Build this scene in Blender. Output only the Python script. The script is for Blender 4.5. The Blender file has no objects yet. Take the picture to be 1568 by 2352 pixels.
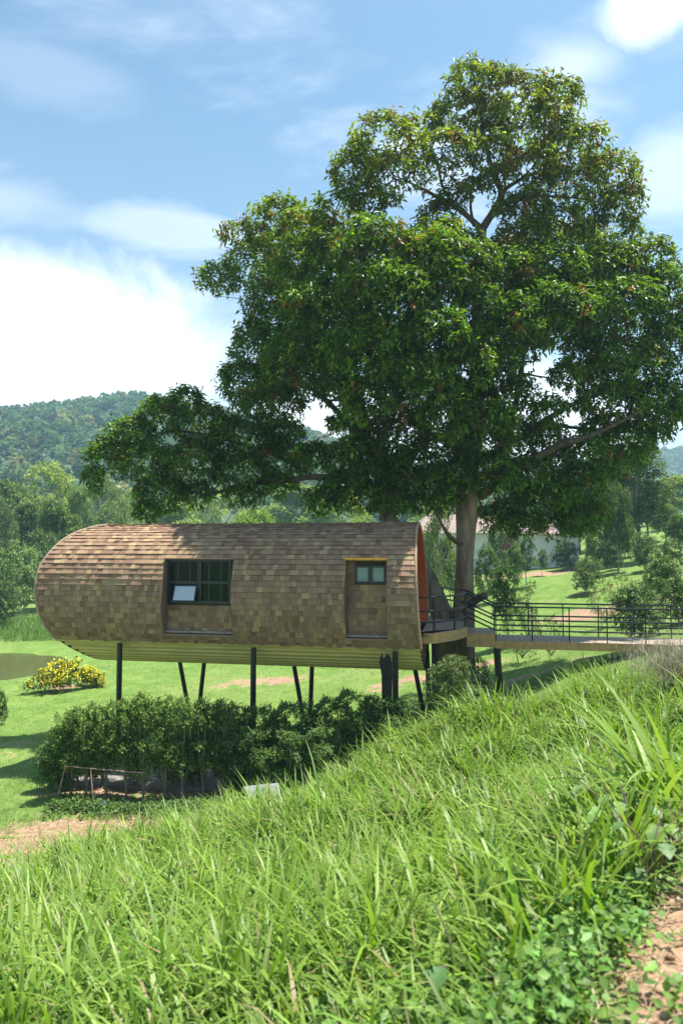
import bpy, math, random
import numpy as np
from math import radians as rad, sin, cos, pi
from mathutils import Vector

random.seed(7)
RNG = np.random.default_rng(11)
SC = bpy.context.scene
COL = SC.collection

# ------------------------------------------------------------------ camera, sky, sun, exposure
PITCH = rad(2.9)
cam_d = bpy.data.cameras.new('camera')
cam = bpy.data.objects.new('camera', cam_d)
COL.objects.link(cam)
cam.location = (0, 0, 0)
cam.rotation_euler = (pi / 2 + PITCH, 0, 0)
cam_d.sensor_fit = 'HORIZONTAL'
cam_d.sensor_width = 24
cam_d.lens = 24
cam_d.clip_start = 0.05
cam_d.clip_end = 5000
cam_d.dof.use_dof = True
cam_d.dof.focus_distance = 18.5
cam_d.dof.aperture_fstop = 2.4
SC.camera = cam

SUN_DIR = Vector((0.30, 0.11, 1.0)).normalized()
SUN_EL = math.asin(SUN_DIR.z)
SUN_AZ = math.atan2(SUN_DIR.x, SUN_DIR.y)
sun_d = bpy.data.lights.new('sun', 'SUN')
sun_d.energy = 5.0
sun_d.angle = rad(0.55)
sun_d.color = (1.0, 0.95, 0.87)
sun = bpy.data.objects.new('sun', sun_d)
COL.objects.link(sun)
sun.location = SUN_DIR * 60
sun.rotation_euler = SUN_DIR.to_track_quat('Z', 'Y').to_euler()

SC.view_settings.view_transform = 'Standard'
SC.view_settings.look = 'None'
SC.view_settings.gamma = 1
SC.view_settings.use_curve_mapping = False
SC.view_settings.exposure = 1.22
SC.cycles.use_denoising = True
SC.cycles.max_bounces = 6
SC.cycles.transparent_max_bounces = 6
SC.cycles.volume_bounces = 0

SKY_STRENGTH = 0.092
CLOUD_L = 8.3      # cloud radiance before the strength above


def N(nt, typ, **kw):
    n = nt.nodes.new(typ)
    for k, v in kw.items():
        setattr(n, k, v)
    return n


def sock(nt, v, inp):
    if hasattr(v, 'is_output'):
        nt.links.new(v, inp)
    else:
        inp.default_value = v


def M(nt, op, a, b=None, c=None, clamp=False):
    n = N(nt, 'ShaderNodeMath', operation=op, use_clamp=clamp)
    sock(nt, a, n.inputs[0])
    if b is not None:
        sock(nt, b, n.inputs[1])
    if c is not None:
        sock(nt, c, n.inputs[2])
    return n.outputs[0]


def noise(nt, vec, scale, detail=4, rough=0.55, dist=0.0):
    n = N(nt, 'ShaderNodeTexNoise')
    n.inputs['Scale'].default_value = scale
    n.inputs['Detail'].default_value = detail
    n.inputs['Roughness'].default_value = rough
    n.inputs['Distortion'].default_value = dist
    if vec is not None:
        nt.links.new(vec, n.inputs['Vector'])
    return n.outputs['Fac']


def ramp(nt, v, lo, hi, smooth=True):
    n = N(nt, 'ShaderNodeMapRange')
    n.interpolation_type = 'SMOOTHSTEP' if smooth else 'LINEAR'
    sock(nt, v, n.inputs['Value'])
    n.inputs['From Min'].default_value = lo
    n.inputs['From Max'].default_value = hi
    return n.outputs['Result']


def mixc(nt, fac, a, b):
    n = N(nt, 'ShaderNodeMix', data_type='RGBA')
    sock(nt, fac, n.inputs['Factor'])
    for v, i in ((a, n.inputs[6]), (b, n.inputs[7])):
        sock(nt, v if hasattr(v, 'is_output') else (*v, 1), i)
    return n.outputs[2]


def build_world():
    w = bpy.data.worlds.new('World')
    SC.world = w
    w.use_nodes = True
    nt = w.node_tree
    nt.nodes.clear()
    out = N(nt, 'ShaderNodeOutputWorld')
    bg = N(nt, 'ShaderNodeBackground')
    bg.inputs['Strength'].default_value = SKY_STRENGTH
    sky = N(nt, 'ShaderNodeTexSky', sky_type='NISHITA')
    sky.sun_disc = False
    sky.sun_elevation = SUN_EL
    sky.sun_rotation = SUN_AZ
    sky.altitude = 300
    sky.air_density = 1.0
    sky.dust_density = 1.2
    sky.ozone_density = 0.55
    tc = N(nt, 'ShaderNodeTexCoord')
    v = tc.outputs['Generated']
    sx = N(nt, 'ShaderNodeSeparateXYZ')
    nt.links.new(v, sx.inputs[0])
    x, y, z = sx.outputs
    az = M(nt, 'ARCTAN2', x, y)
    el = M(nt, 'ARCSINE', z)
    # noise over a flat cloud layer: direction divided by height
    zz = M(nt, 'ADD', M(nt, 'MAXIMUM', z, 0.0), 0.18)
    cx = N(nt, 'ShaderNodeCombineXYZ')
    nt.links.new(M(nt, 'DIVIDE', x, zz), cx.inputs[0])
    nt.links.new(M(nt, 'DIVIDE', y, zz), cx.inputs[1])
    lay = cx.outputs[0]
    n1 = noise(nt, v, 5.5, 6, 0.6, 0.4)
    n1s = M(nt, 'SUBTRACT', n1, 0.5)
    mapw = N(nt, 'ShaderNodeMapping')
    mapw.inputs['Rotation'].default_value = (0, 0, rad(28))
    mapw.inputs['Scale'].default_value = (0.75, 1.5, 1)
    mapw.inputs['Location'].default_value = (1.7, 0.4, 0)
    nt.links.new(lay, mapw.inputs[0])
    n2 = noise(nt, mapw.outputs[0], 1.5, 8, 0.6, 0.35)
    n2s = M(nt, 'SUBTRACT', n2, 0.5)
    wisps = M(nt, 'MULTIPLY', ramp(nt, n2, 0.50, 0.80), 0.62)
    mask = wisps
    haze = M(nt, 'ADD', M(nt, 'MULTIPLY', ramp(nt, z, 0.60, 0.0), 0.26), 0.02)
    mask = M(nt, 'MAXIMUM', mask, haze)
    # the clouds that stand in the picture: azimuth, elevation and size in degrees
    for a0, e0, ra, re, amp, soft in ((-27, 14.8, 25, 7.8, 1.0, 0.75), (10, 8.5, 26, 6.5, 1.0, 0.7), (25.5, 37.0, 5.0, 3.0, 0.95, .95),
                                      (27, 26.5, 7.5, 4.5, 0.42, .95), (19, 34.5, 6.5, 3.0, 0.45, .95), (6, 31, 6, 1.2, .75, .8),
                                      (-25, 33.5, 9, 2.6, 0.15, .9), (-28, 25.0, 8, 2.6, 0.3, .9), (-14, 24.5, 8, 2.2, .4, .9)):
        da = M(nt, 'DIVIDE', M(nt, 'SUBTRACT', az, rad(a0)), rad(ra))
        de = M(nt, 'DIVIDE', M(nt, 'SUBTRACT', el, rad(e0)), rad(re))
        d = M(nt, 'SQRT', M(nt, 'ADD', M(nt, 'MULTIPLY', da, da), M(nt, 'MULTIPLY', de, de)))
        d = M(nt, 'ADD', d, M(nt, 'MULTIPLY', n1s if amp > .9 else n2s, 1.6 if amp > .9 else 3.2))
        b = M(nt, 'MULTIPLY', ramp(nt, d, 1.15, 1.15 - soft), amp)
        mask = M(nt, 'MAXIMUM', mask, b)
    mask = M(nt, 'MINIMUM', mask, 1.0)
    cl = M(nt, 'ADD', CLOUD_L * 0.9, M(nt, 'MULTIPLY', n1s, 2.2))
    cc = N(nt, 'ShaderNodeCombineXYZ')
    for i, k in enumerate((1.0, 1.015, 1.04)):
        nt.links.new(M(nt, 'MULTIPLY', cl, k), cc.inputs[i])
    mx = N(nt, 'ShaderNodeMix', data_type='RGBA')
    nt.links.new(mask, mx.inputs['Factor'])
    hue = N(nt, 'ShaderNodeMix', data_type='RGBA', blend_type='MULTIPLY')
    hue.inputs['Factor'].default_value = 1
    nt.links.new(sky.outputs[0], hue.inputs[6])
    hue.inputs[7].default_value = (.64, .85, .87, 1)
    nt.links.new(hue.outputs[2], mx.inputs[6])
    nt.links.new(cc.outputs[0], mx.inputs[7])
    nt.links.new(mx.outputs[2], bg.inputs[0])
    nt.links.new(bg.outputs[0], out.inputs[0])


build_world()

# ------------------------------------------------------------------ helpers
V3 = lambda *a: np.array(a, float)


def at(px, py, Y):
    """point at distance Y straight ahead seen at (px, py) of a 1568 x 2352 picture"""
    u = (px - 784) / 1568
    v = (1176 - py) / 1568
    r = V3(u, cos(PITCH) - v * sin(PITCH), sin(PITCH) + v * cos(PITCH))
    return r * Y / r[1]


def gp(px, py, z):
    """point of the level z seen at (px, py)"""
    r = at(px, py, 1.0)
    return r * z / r[2]


def tag(o, label=None, cat=None, group=None, kind=None):
    if label:
        o['label'] = label
    if cat:
        o['category'] = cat
    if group:
        o['group'] = group
    if kind:
        o['kind'] = kind
    return o


def empty(name, loc=(0, 0, 0), label=None, cat=None, group=None):
    o = bpy.data.objects.new(name, None)
    o.empty_display_size = 0.2
    COL.objects.link(o)
    o.location = loc
    return tag(o, label, cat, group)


def base_of(parent):
    p = parent
    while p.parent is not None:
        p = p.parent
    return np.array(p.location)


def raw_mesh(name, verts, faces, mat=None, cols=None, smooth=False):
    """faces: (n,3) or (n,4) int array, or a list of tuples"""
    me = bpy.data.meshes.new(name)
    verts = np.asarray(verts, np.float32)
    if isinstance(faces, np.ndarray):
        k = faces.shape[1]
        nf = len(faces)
        me.vertices.add(len(verts))
        me.vertices.foreach_set('co', verts.ravel())
        me.loops.add(nf * k)
        me.loops.foreach_set('vertex_index', faces.astype(np.int32).ravel())
        me.polygons.add(nf)
        me.polygons.foreach_set('loop_start', np.arange(0, nf * k, k, dtype=np.int32))
        me.update(calc_edges=True)
    else:
        me.from_pydata([tuple(map(float, v)) for v in verts], [], faces)
        me.update()
    if cols is not None:
        a = me.attributes.new('Col', 'FLOAT_COLOR', 'POINT')
        c = np.ones((len(verts), 4), np.float32)
        c[:, :3] = cols
        a.data.foreach_set('color', c.ravel())
    if smooth:
        me.polygons.foreach_set('use_smooth', np.ones(len(me.polygons), bool))
    if mat:
        me.materials.append(mat)
    return me


def obj(name, verts, faces, mat, parent=None, cols=None, smooth=False, local=False):
    verts = np.asarray(verts, float)
    if parent is not None and not local:
        verts = verts - base_of(parent)
    o = bpy.data.objects.new(name, raw_mesh(name, verts, faces, mat, cols, smooth))
    COL.objects.link(o)
    if parent is not None:
        o.parent = parent
    return o


class MB:
    """collects simple shapes into one mesh"""

    def __init__(self):
        self.v = []
        self.f = []

    def add(self, verts, faces):
        b = len(self.v)
        self.v += [tuple(map(float, p)) for p in verts]
        self.f += [tuple(i + b for i in f) for f in faces]
        return self

    def hexa(self, p):          # 8 points: bottom 4 (ccw), top 4
        return self.add(p, [(3, 2, 1, 0), (4, 5, 6, 7), (0, 1, 5, 4), (1, 2, 6, 5), (2, 3, 7, 6), (3, 0, 4, 7)])

    def box(self, c, ax, ay, az):   # centre and three half vectors
        c, ax, ay, az = map(np.asarray, (c, ax, ay, az))
        return self.hexa([c - ax - ay - az, c + ax - ay - az, c + ax + ay - az, c - ax + ay - az,
                          c - ax - ay + az, c + ax - ay + az, c + ax + ay + az, c - ax + ay + az])

    def tube(self, pts, r, n=8, cap=True, flute=0.0, nfl=5, ph=0.0):
        pts = np.asarray(pts, float)
        r = np.broadcast_to(np.asarray(r, float), (len(pts),))
        rings = []
        ref = None
        for i, p in enumerate(pts):
            t = pts[min(i + 1, len(pts) - 1)] - pts[max(i - 1, 0)]
            t = t / (np.linalg.norm(t) + 1e-9)
            if ref is None:
                ref = V3(1, 0, 0) if abs(t[0]) < .9 else V3(0, 1, 0)
            a = ref - t * ref.dot(t)
            a /= np.linalg.norm(a) + 1e-9
            ref = a
            b = np.cross(t, a)
            ring = []
            for k in range(n):
                th = 2 * pi * k / n
                rr = r[i] * (1 + flute * cos(nfl * th + ph + i * .25) + flute * .6 * cos(2 * th + 1.3 + i * .5))
                ring.append(p + a * cos(th) * rr + b * sin(th) * rr)
            rings.append(ring)
        verts = [q for ring in rings for q in ring]
        faces = []
        for i in range(len(pts) - 1):
            for k in range(n):
                k2 = (k + 1) % n
                faces.append((i * n + k, i * n + k2, (i + 1) * n + k2, (i + 1) * n + k))
        if cap:
            faces.append(tuple(range(n - 1, -1, -1)))
            faces.append(tuple(range((len(pts) - 1) * n, len(pts) * n)))
        return self.add(verts, faces)

    def build(self, name, mat, parent=None, smooth=False, local=False):
        return obj(name, self.v, self.f, mat, parent, smooth=smooth, local=local)


def smooth_path(pts, n=4):
    """Catmull-Rom through pts (k columns)"""
    P = np.asarray(pts, float)
    if len(P) < 3:
        t = np.linspace(0, 1, n + 1)[:, None]
        return P[0] * (1 - t) + P[-1] * t
    Q = np.vstack([2 * P[0] - P[1], P, 2 * P[-1] - P[-2]])
    out = []
    for i in range(1, len(Q) - 2):
        for k in range(n):
            t = k / n
            a, b, c, d = Q[i - 1], Q[i], Q[i + 1], Q[i + 2]
            out.append(.5 * (2 * b + (c - a) * t + (2 * a - 5 * b + 4 * c - d) * t * t + (3 * b - a - 3 * c + d) * t ** 3))
    out.append(P[-1])
    return np.array(out)


def unit(v):
    return v / (np.linalg.norm(v, axis=-1, keepdims=True) + 1e-9)


# ------------------------------------------------------------------ materials
def new_mat(name):
    m = bpy.data.materials.new(name)
    m.use_nodes = True
    nt = m.node_tree
    return m, nt, nt.nodes['Principled BSDF'], nt.nodes['Material Output']


def plain(name, rgb, rough=.6, metal=0.0, var=.18, scale=6.0, bump=0.0, bscale=40.0, spec=.5, stretch=None, dirt=None):
    m, nt, b, out = new_mat(name)
    tc = N(nt, 'ShaderNodeTexCoord')
    vec = tc.outputs['Object']
    if stretch:
        mp = N(nt, 'ShaderNodeMapping')
        mp.inputs['Scale'].default_value = stretch
        nt.links.new(vec, mp.inputs[0])
        vec = mp.outputs[0]
    n = noise(nt, vec, scale, 6, .6)
    c = mixc(nt, ramp(nt, n, .3, .7), tuple(x * (1 - var) for x in rgb), tuple(min(1, x * (1 + var)) for x in rgb))
    if dirt:
        n2 = noise(nt, vec, scale * .35, 5, .65, .5)
        c = mixc(nt, M(nt, 'MULTIPLY', ramp(nt, n2, .48, .7), dirt[3]), c, dirt[:3])
    nt.links.new(c, b.inputs['Base Color'])
    b.inputs['Roughness'].default_value = rough
    b.inputs['Metallic'].default_value = metal
    b.inputs['Specular IOR Level'].default_value = spec
    if bump:
        nb = noise(nt, vec, bscale, 5, .6)
        bp = N(nt, 'ShaderNodeBump')
        bp.inputs['Strength'].default_value = bump
        bp.inputs['Distance'].default_value = .02
        nt.links.new(nb, bp.inputs['Height'])
        nt.links.new(bp.outputs[0], b.inputs['Normal'])
    return m


def leafy(name, transl=.3, rough=.42, spec=.45, tint=(1.25, 1.25, .7), jitter=.0):
    """leaf colour from the mesh, times the object's own colour"""
    m, nt, b, out = new_mat(name)
    at_ = N(nt, 'ShaderNodeAttribute', attribute_name='Col')
    oi = N(nt, 'ShaderNodeObjectInfo')
    mul = N(nt, 'ShaderNodeMix', data_type='RGBA', blend_type='MULTIPLY')
    mul.inputs['Factor'].default_value = 1
    nt.links.new(at_.outputs['Color'], mul.inputs[6])
    nt.links.new(oi.outputs['Color'], mul.inputs[7])
    c = mul.outputs[2]
    nt.links.new(c, b.inputs['Base Color'])
    b.inputs['Roughness'].default_value = rough
    b.inputs['Specular IOR Level'].default_value = spec
    tr = N(nt, 'ShaderNodeBsdfTranslucent')
    t2 = N(nt, 'ShaderNodeMix', data_type='RGBA', blend_type='MULTIPLY')
    t2.inputs['Factor'].default_value = 1
    nt.links.new(c, t2.inputs[6])
    t2.inputs[7].default_value = (*tint, 1)
    nt.links.new(t2.outputs[2], tr.inputs[0])
    mx = N(nt, 'ShaderNodeMixShader')
    mx.inputs[0].default_value = transl
    nt.links.new(b.outputs[0], mx.inputs[1])
    nt.links.new(tr.outputs[0], mx.inputs[2])
    nt.links.new(mx.outputs[0], out.inputs['Surface'])
    return m


MAT = {}
MAT['leaf'] = leafy('tree_leaf', .40, .45, .42, (1.2, 1.35, .45))
MAT['bushleaf'] = leafy('bush_leaf', .36, .5, .35)
MAT['farleaf'] = leafy('far_leaf', .36, .6, .25)
MAT['blade'] = leafy('grass_blade', .38, .46, .36, (1.2, 1.3, .55))
MAT['bark'] = plain('bark', (.21, .155, .11), .9, var=.45, scale=5, bump=.9, bscale=14, stretch=(1, 1, .22), spec=.2)
MAT['bark_dark'] = plain('limb_bark', (.105, .08, .06), .9, var=.45, scale=5, bump=.8, bscale=14, spec=.2)
MAT['bark_pale'] = plain('pale_bark', (.26, .23, .19), .9, var=.35, scale=6, spec=.2)
MAT['twig'] = plain('twig', (.16, .12, .085), .9, spec=.2)
MAT['black'] = plain('black_paint', (.012, .014, .017), .42, var=.3, scale=9)
MAT['black_old'] = plain('charred_wood', (.016, .014, .012), .85, var=.5, scale=9, bump=1, bscale=30)
MAT['belly'] = plain('cream_sheet', (.64, .53, .19), .5, var=.08, scale=3, dirt=(.25, .22, .1, .35), stretch=(.5, .5, 3))
MAT['belly_edge'] = plain('foam_closure', (.012, .012, .012), .9)
MAT['core'] = plain('shell_underlay', (.05, .04, .03), .95)
MAT['rim'] = plain('cut_shingle_edge', (.36, .27, .19), .9, var=.25, scale=20)
MAT['orange'] = plain('orange_stain', (.50, .105, .012), .55, var=.2, scale=3, stretch=(1, 1, 9))
MAT['header'] = plain('honey_wood', (.72, .33, .045), .55, var=.2, scale=8)
MAT['header_pale'] = plain('pale_wood', (.36, .21, .13), .7, var=.2, scale=8)
MAT['frame'] = plain('window_frame', (.012, .018, .02), .35, var=.2)
MAT['bars'] = plain('teal_bar', (.004, .035, .030), .4, var=.2)
MAT['blind'] = plain('dark_blind', (.003, .005, .004), .8, spec=.1)
MAT['glass_dark'] = plain('dark_pane', (.005, .008, .008), .05, var=.2, spec=.32)
MAT['glass_sky'] = plain('silvered_pane', (.55, .57, .56), .28, metal=.6, var=.03)
MAT['glass_frost'] = plain('frosted_pane', (.22, .34, .33), .25, var=.08, scale=4)
MAT['deck'] = plain('deck_board', (.30, .235, .18), .75, var=.25, scale=14, bump=.3)
MAT['fascia'] = plain('fascia_board', (.44, .255, .105), .6, var=.18, scale=9, bump=.15)
MAT['door'] = plain('door_wood', (.16, .06, .02), .5)
MAT['white_wall'] = plain('white_render', (.72, .74, .76), .8, var=.08, scale=.8)
MAT['maroon'] = plain('maroon_wall', (.16, .06, .065), .8)
MAT['pink_roof'] = plain('faded_roof', (.23, .17, .155), .85, var=.2, scale=2)
MAT['concrete'] = plain('concrete', (.17, .185, .20), .85, var=.18, scale=4, bump=.2, dirt=(.24, .22, .19, .5))
MAT['slab'] = plain('pad_concrete', (.20, .185, .165), .9, var=.25, scale=2, bump=.3)
MAT['brick'] = plain('pinkish_brick', (.30, .19, .16), .9, var=.2, scale=5)
MAT['pole'] = plain('peeling_pole', (.30, .20, .17), .8, var=.45, scale=5)
MAT['blue'] = plain('blue_plastic', (.03, .16, .42), .4)
MAT['white_plastic'] = plain('white_plastic', (.75, .76, .78), .4)
MAT['tarmac'] = plain('pale_tarmac', (.42, .43, .45), .85)


def shingle_mat():
    m, nt, b, out = new_mat('asphalt_shingle')
    a = N(nt, 'ShaderNodeAttribute', attribute_name='Col')
    tc = N(nt, 'ShaderNodeTexCoord')
    g = noise(nt, tc.outputs['Object'], 60, 3, .7)
    g2 = noise(nt, tc.outputs['Object'], 1.3, 5, .6)
    mp = N(nt, 'ShaderNodeMapping')
    mp.inputs['Scale'].default_value = (5, 5, .5)
    nt.links.new(tc.outputs['Object'], mp.inputs[0])
    g3 = M(nt, 'MULTIPLY', ramp(nt, noise(nt, mp.outputs[0], 1.0, 5, .7), .5, .8), -.16)
    g2 = M(nt, 'ADD', g2, g3)
    k = M(nt, 'ADD', .55, M(nt, 'ADD', M(nt, 'MULTIPLY', g, .5), M(nt, 'MULTIPLY', g2, .4)))
    mul = N(nt, 'ShaderNodeVectorMath', operation='SCALE')
    nt.links.new(a.outputs['Color'], mul.inputs[0])
    nt.links.new(k, mul.inputs['Scale'])
    nt.links.new(mul.outputs[0], b.inputs['Base Color'])
    b.inputs['Roughness'].default_value = .92
    b.inputs['Specular IOR Level'].default_value = .25
    bp = N(nt, 'ShaderNodeBump')
    bp.inputs['Strength'].default_value = .35
    bp.inputs['Distance'].default_value = .01
    nt.links.new(noise(nt, tc.outputs['Object'], 160, 2, .6), bp.inputs['Height'])
    nt.links.new(bp.outputs[0], b.inputs['Normal'])
    return m


MAT['shingle'] = shingle_mat()


def ground_mat():
    m, nt, b, out = new_mat('ground')
    tc = N(nt, 'ShaderNodeTexCoord')
    v = tc.outputs['Object']
    d = N(nt, 'ShaderNodeAttribute', attribute_name='dirt').outputs['Fac']
    n_big = noise(nt, v, .12, 5, .6)
    n_mid = noise(nt, v, .9, 6, .65)
    n_fine = noise(nt, v, 7, 5, .7)
    g = mixc(nt, ramp(nt, n_mid, .3, .7), (.105, .185, .032), (.165, .245, .058))
    g = mixc(nt, M(nt, 'MULTIPLY', ramp(nt, n_fine, .42, .75), .6), g, (.065, .125, .022))
    g = mixc(nt, M(nt, 'MULTIPLY', ramp(nt, n_big, .5, .75), .55), g, (.24, .255, .095))
    e = mixc(nt, ramp(nt, n_fine, .3, .75), (.23, .14, .09), (.40, .275, .18))
    e = mixc(nt, M(nt, 'MULTIPLY', ramp(nt, n_mid, .5, .75), .5), e, (.16, .085, .055))
    f = M(nt, 'ADD', d, M(nt, 'MULTIPLY', M(nt, 'SUBTRACT', M(nt, 'ADD', M(nt, 'MULTIPLY', n_mid, .6), M(nt, 'MULTIPLY', n_fine, .4)), .5), 3.3))
    c = mixc(nt, ramp(nt, f, .42, .62), g, e)
    nt.links.new(c, b.inputs['Base Color'])
    b.inputs['Roughness'].default_value = .95
    b.inputs['Specular IOR Level'].default_value = .15
    bp = N(nt, 'ShaderNodeBump')
    bp.inputs['Strength'].default_value = .7
    bp.inputs['Distance'].default_value = .06
    nt.links.new(M(nt, 'ADD', n_fine, M(nt, 'MULTIPLY', n_mid, .6)), bp.inputs['Height'])
    nt.links.new(bp.outputs[0], b.inputs['Normal'])
    return m


MAT['ground'] = ground_mat()


def water_mat():
    m, nt, b, out = new_mat('pond_water')
    b.inputs['Base Color'].default_value = (.085, .095, .032, 1)
    b.inputs['Roughness'].default_value = .12
    b.inputs['Specular IOR Level'].default_value = .45
    tc = N(nt, 'ShaderNodeTexCoord')
    bp = N(nt, 'ShaderNodeBump')
    bp.inputs['Strength'].default_value = .25
    bp.inputs['Distance'].default_value = .03
    nt.links.new(noise(nt, tc.outputs['Object'], 2.2, 3, .5), bp.inputs['Height'])
    nt.links.new(bp.outputs[0], b.inputs['Normal'])
    return m


MAT['water'] = water_mat()
MAT['hill'] = plain('hill_soil', (.035, .065, .028), .95, var=.3, scale=.05)

# ------------------------------------------------------------------ terrain
CTRL = [tuple(at(*a)) for a in (
    (1500, 2320, 2.3), (1350, 2352, 2.5), (784, 2352, 3.3), (0, 2352, 4.3), (0, 2150, 6.5), (0, 2040, 10), (300, 2080, 8),
    (540, 1900, 11.5), (784, 1850, 11), (784, 2050, 6.5), (1000, 1690, 13), (1200, 1655, 13), (1400, 1600, 12.5), (1568, 1575, 12.5),
    (1568, 1720, 8), (1568, 1950, 4.5), (1568, 2150, 3), (1200, 2050, 5), (1200, 2250, 3.2), (400, 2250, 4.6), (784, 2200, 4.4),
    (250, 1945, 13.6), (60, 1960, 13), (150, 1835, 16.5), (500, 1845, 16.5), (300, 1840, 16.5))]
CTRL += [(0, 18, -5.7), (2.3, 18.3, -4.9), (4.4, 19, -4.35), (7.2, 19, -3.2), (9.5, 19, -2.75), (12, 18, -2.2), (-8, 20, -6.2), (-3, 20, -6.1),
         (0, 24, -5.8), (4, 22, -4.8), (-1.5, 15.5, -5.6), (1.0, 15.5, -4.9), (3.5, 16, -4.2), (-12, 31, -6.35), (-20, 28, -6.5), (-14, 20, -6.5),
         (-10, 14, -6.3), (-12, 10, -6.0), (-15, 36, -6.5), (-20, 45, -6.4), (-25, 38, -6.5), (-14, 46, -6.3), (0, 60, -5.3),
         (0, 100, -3), (-60, 60, -6), (-30, 75, -5.6), (-60, 130, -1.2), (0, 140, 0), (60, 140, 7), (90, 60, 5), (30, 20, -.3), (30, 0, 1.5), (-30, 0, -5.5),
         (-30, -15, -5), (30, -15, 2), (0, -10, -.9), (0, 0, -1.72), (1.2, 1.0, -1.5), (0, 36, -5.5)]
CTRL += [tuple(at(*a)) for a in ((0, 1262, 125), (1150, 1445, 36), (1300, 1440, 36), (1300, 1310, 58), (1260, 1304, 61), (1000, 1335, 58),
                                 (1450, 1272, 62), (1500, 1215, 88), (1568, 1310, 45), (1480, 1455, 26), (1568, 1400, 30), (1250, 1375, 45))]
CTRL = np.array(CTRL)
_c = 1.2


def _phi(d2):
    return np.sqrt(d2 + _c * _c)


_D = ((CTRL[:, None, :2] - CTRL[None, :, :2]) ** 2).sum(-1)
_n = len(CTRL)
_A = np.zeros((_n + 1, _n + 1))
_A[:_n, :_n] = _phi(_D) - np.eye(_n) * .25
_A[_n, :_n] = 1
_A[:_n, _n] = 1
_W = np.linalg.solve(_A, np.append(CTRL[:, 2], 0))


def H(X, Y):
    X = np.asarray(X, float)
    Y = np.asarray(Y, float)
    sh = X.shape
    X = X.ravel()
    Y = Y.ravel()
    out = np.empty(len(X))
    for i in range(0, len(X), 20000):
        q = np.stack([X[i:i + 20000], Y[i:i + 20000]], 1)
        d2 = ((q[:, None] - CTRL[None, :, :2]) ** 2).sum(-1)
        out[i:i + 20000] = _phi(d2) @ _W[:_n] + _W[_n]
    r = np.hypot(X, Y - 40)
    k = np.clip((r - 90) / 110, 0, 1)
    k = k * k * (3 - 2 * k)
    out = out * (1 - k) + (2.5 + .012 * X) * k
    # the pond's hollow
    dd = ((X + 24) / 9.5) ** 2 + ((Y - 39) / 5.6) ** 2
    out = out - .55 * np.exp(-dd ** 2 * .9)
    out = out + .05 * np.sin(X * 1.7 + Y * .6) * np.sin(Y * 1.3 - X * .4) + .03 * np.sin(X * 4.1 + 1) * np.sin(Y * 3.7)
    return out.reshape(sh)


def h1(x, y):
    return float(H(np.array([x]), np.array([y]))[0])


# bare earth: world ellipses (x, y, rx, ry, weight)
DIRT = []
for px, py, Y, rx, ry, w in ((230, 1915, 14.2, 3.0, 1.5, .98), (430, 1900, 14.3, 1.6, .9, .95), (90, 1965, 12.6, 1.5, 1.0, .75), (600, 1543, 30.5, 2.4, 1.1, .8),
                             (480, 1610, 26, 2, .8, .5), (1000, 1545, 27, 3.0, .9, .9), (1390, 1410, 38, 4, 1.6, .85), (1330, 1375, 44, 3, .8, .6),
                             (1230, 1312, 57, 4.5, 2.2, .95), (1200, 1545, 22.5, 2.4, .5, .8), (40, 1710, 22, 1.5, 1.2, .5), (350, 1805, 17.6, 2.6, 1.2, .9),
                             (1470, 1300, 55, 5, 1.0, .55), (150, 1548, 31.5, 1.3, .5, .7)):
    p = at(px, py, Y)
    DIRT.append((p[0], p[1], rx, ry, w))


def dirt_at(X, Y):
    d = np.zeros_like(X)
    for cx, cy, rx, ry, w in DIRT:
        e = ((X - cx) / rx) ** 2 + ((Y - cy) / ry) ** 2
        d = np.maximum(d, w * np.clip(1.25 - e * .62, 0, 1) * .78)
    # the worn bank at the foot of the camera
    edge = X - (.80 + .74 * (Y - 2.4))
    d = np.maximum(d, np.clip(.55 + edge * 2.2, 0, 1) * (Y < 4.6) * np.clip((4.6 - Y) * 1.4, 0, 1))
    return d


def axis(lo, hi, n, c, a):
    t0 = math.asinh((lo - c) / a)
    t1 = math.asinh((hi - c) / a)
    return c + a * np.sinh(np.linspace(t0, t1, n))


def grid_faces(nx, ny):
    i = np.arange(nx - 1)
    j = np.arange(ny - 1)
    I, J = np.meshgrid(i, j)
    b = (J * nx + I).ravel()
    return np.stack([b, b + 1, b + nx + 1, b + nx], 1)


def build_ground():
    xs = axis(-900, 900, 300, 0, 7)
    ys = axis(-60, 1200, 300, 9, 9)
    X, Y = np.meshgrid(xs, ys)
    Z = H(X, Y)
    o = obj('ground', np.stack([X.ravel(), Y.ravel(), Z.ravel()], 1), grid_faces(300, 300), MAT['ground'], smooth=True)
    a = o.data.attributes.new('dirt', 'FLOAT', 'POINT')
    a.data.foreach_set('value', dirt_at(X.ravel(), Y.ravel()).astype(np.float32))
    tag(o, kind='structure')
    # pond
    n = 64
    th = np.linspace(0, 2 * pi, n, endpoint=False)
    rr = 1 + .08 * np.sin(3 * th + 1) + .05 * np.sin(5 * th)
    vx = -24.5 + 12.5 * rr * np.cos(th)
    vy = 39 + 8.0 * rr * np.sin(th)
    verts = np.stack([vx, vy, np.full(n, -6.74)], 1)
    w = obj('pond_water', verts, [tuple(range(n))], MAT['water'])
    tag(w, kind='structure')


build_ground()


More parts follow.
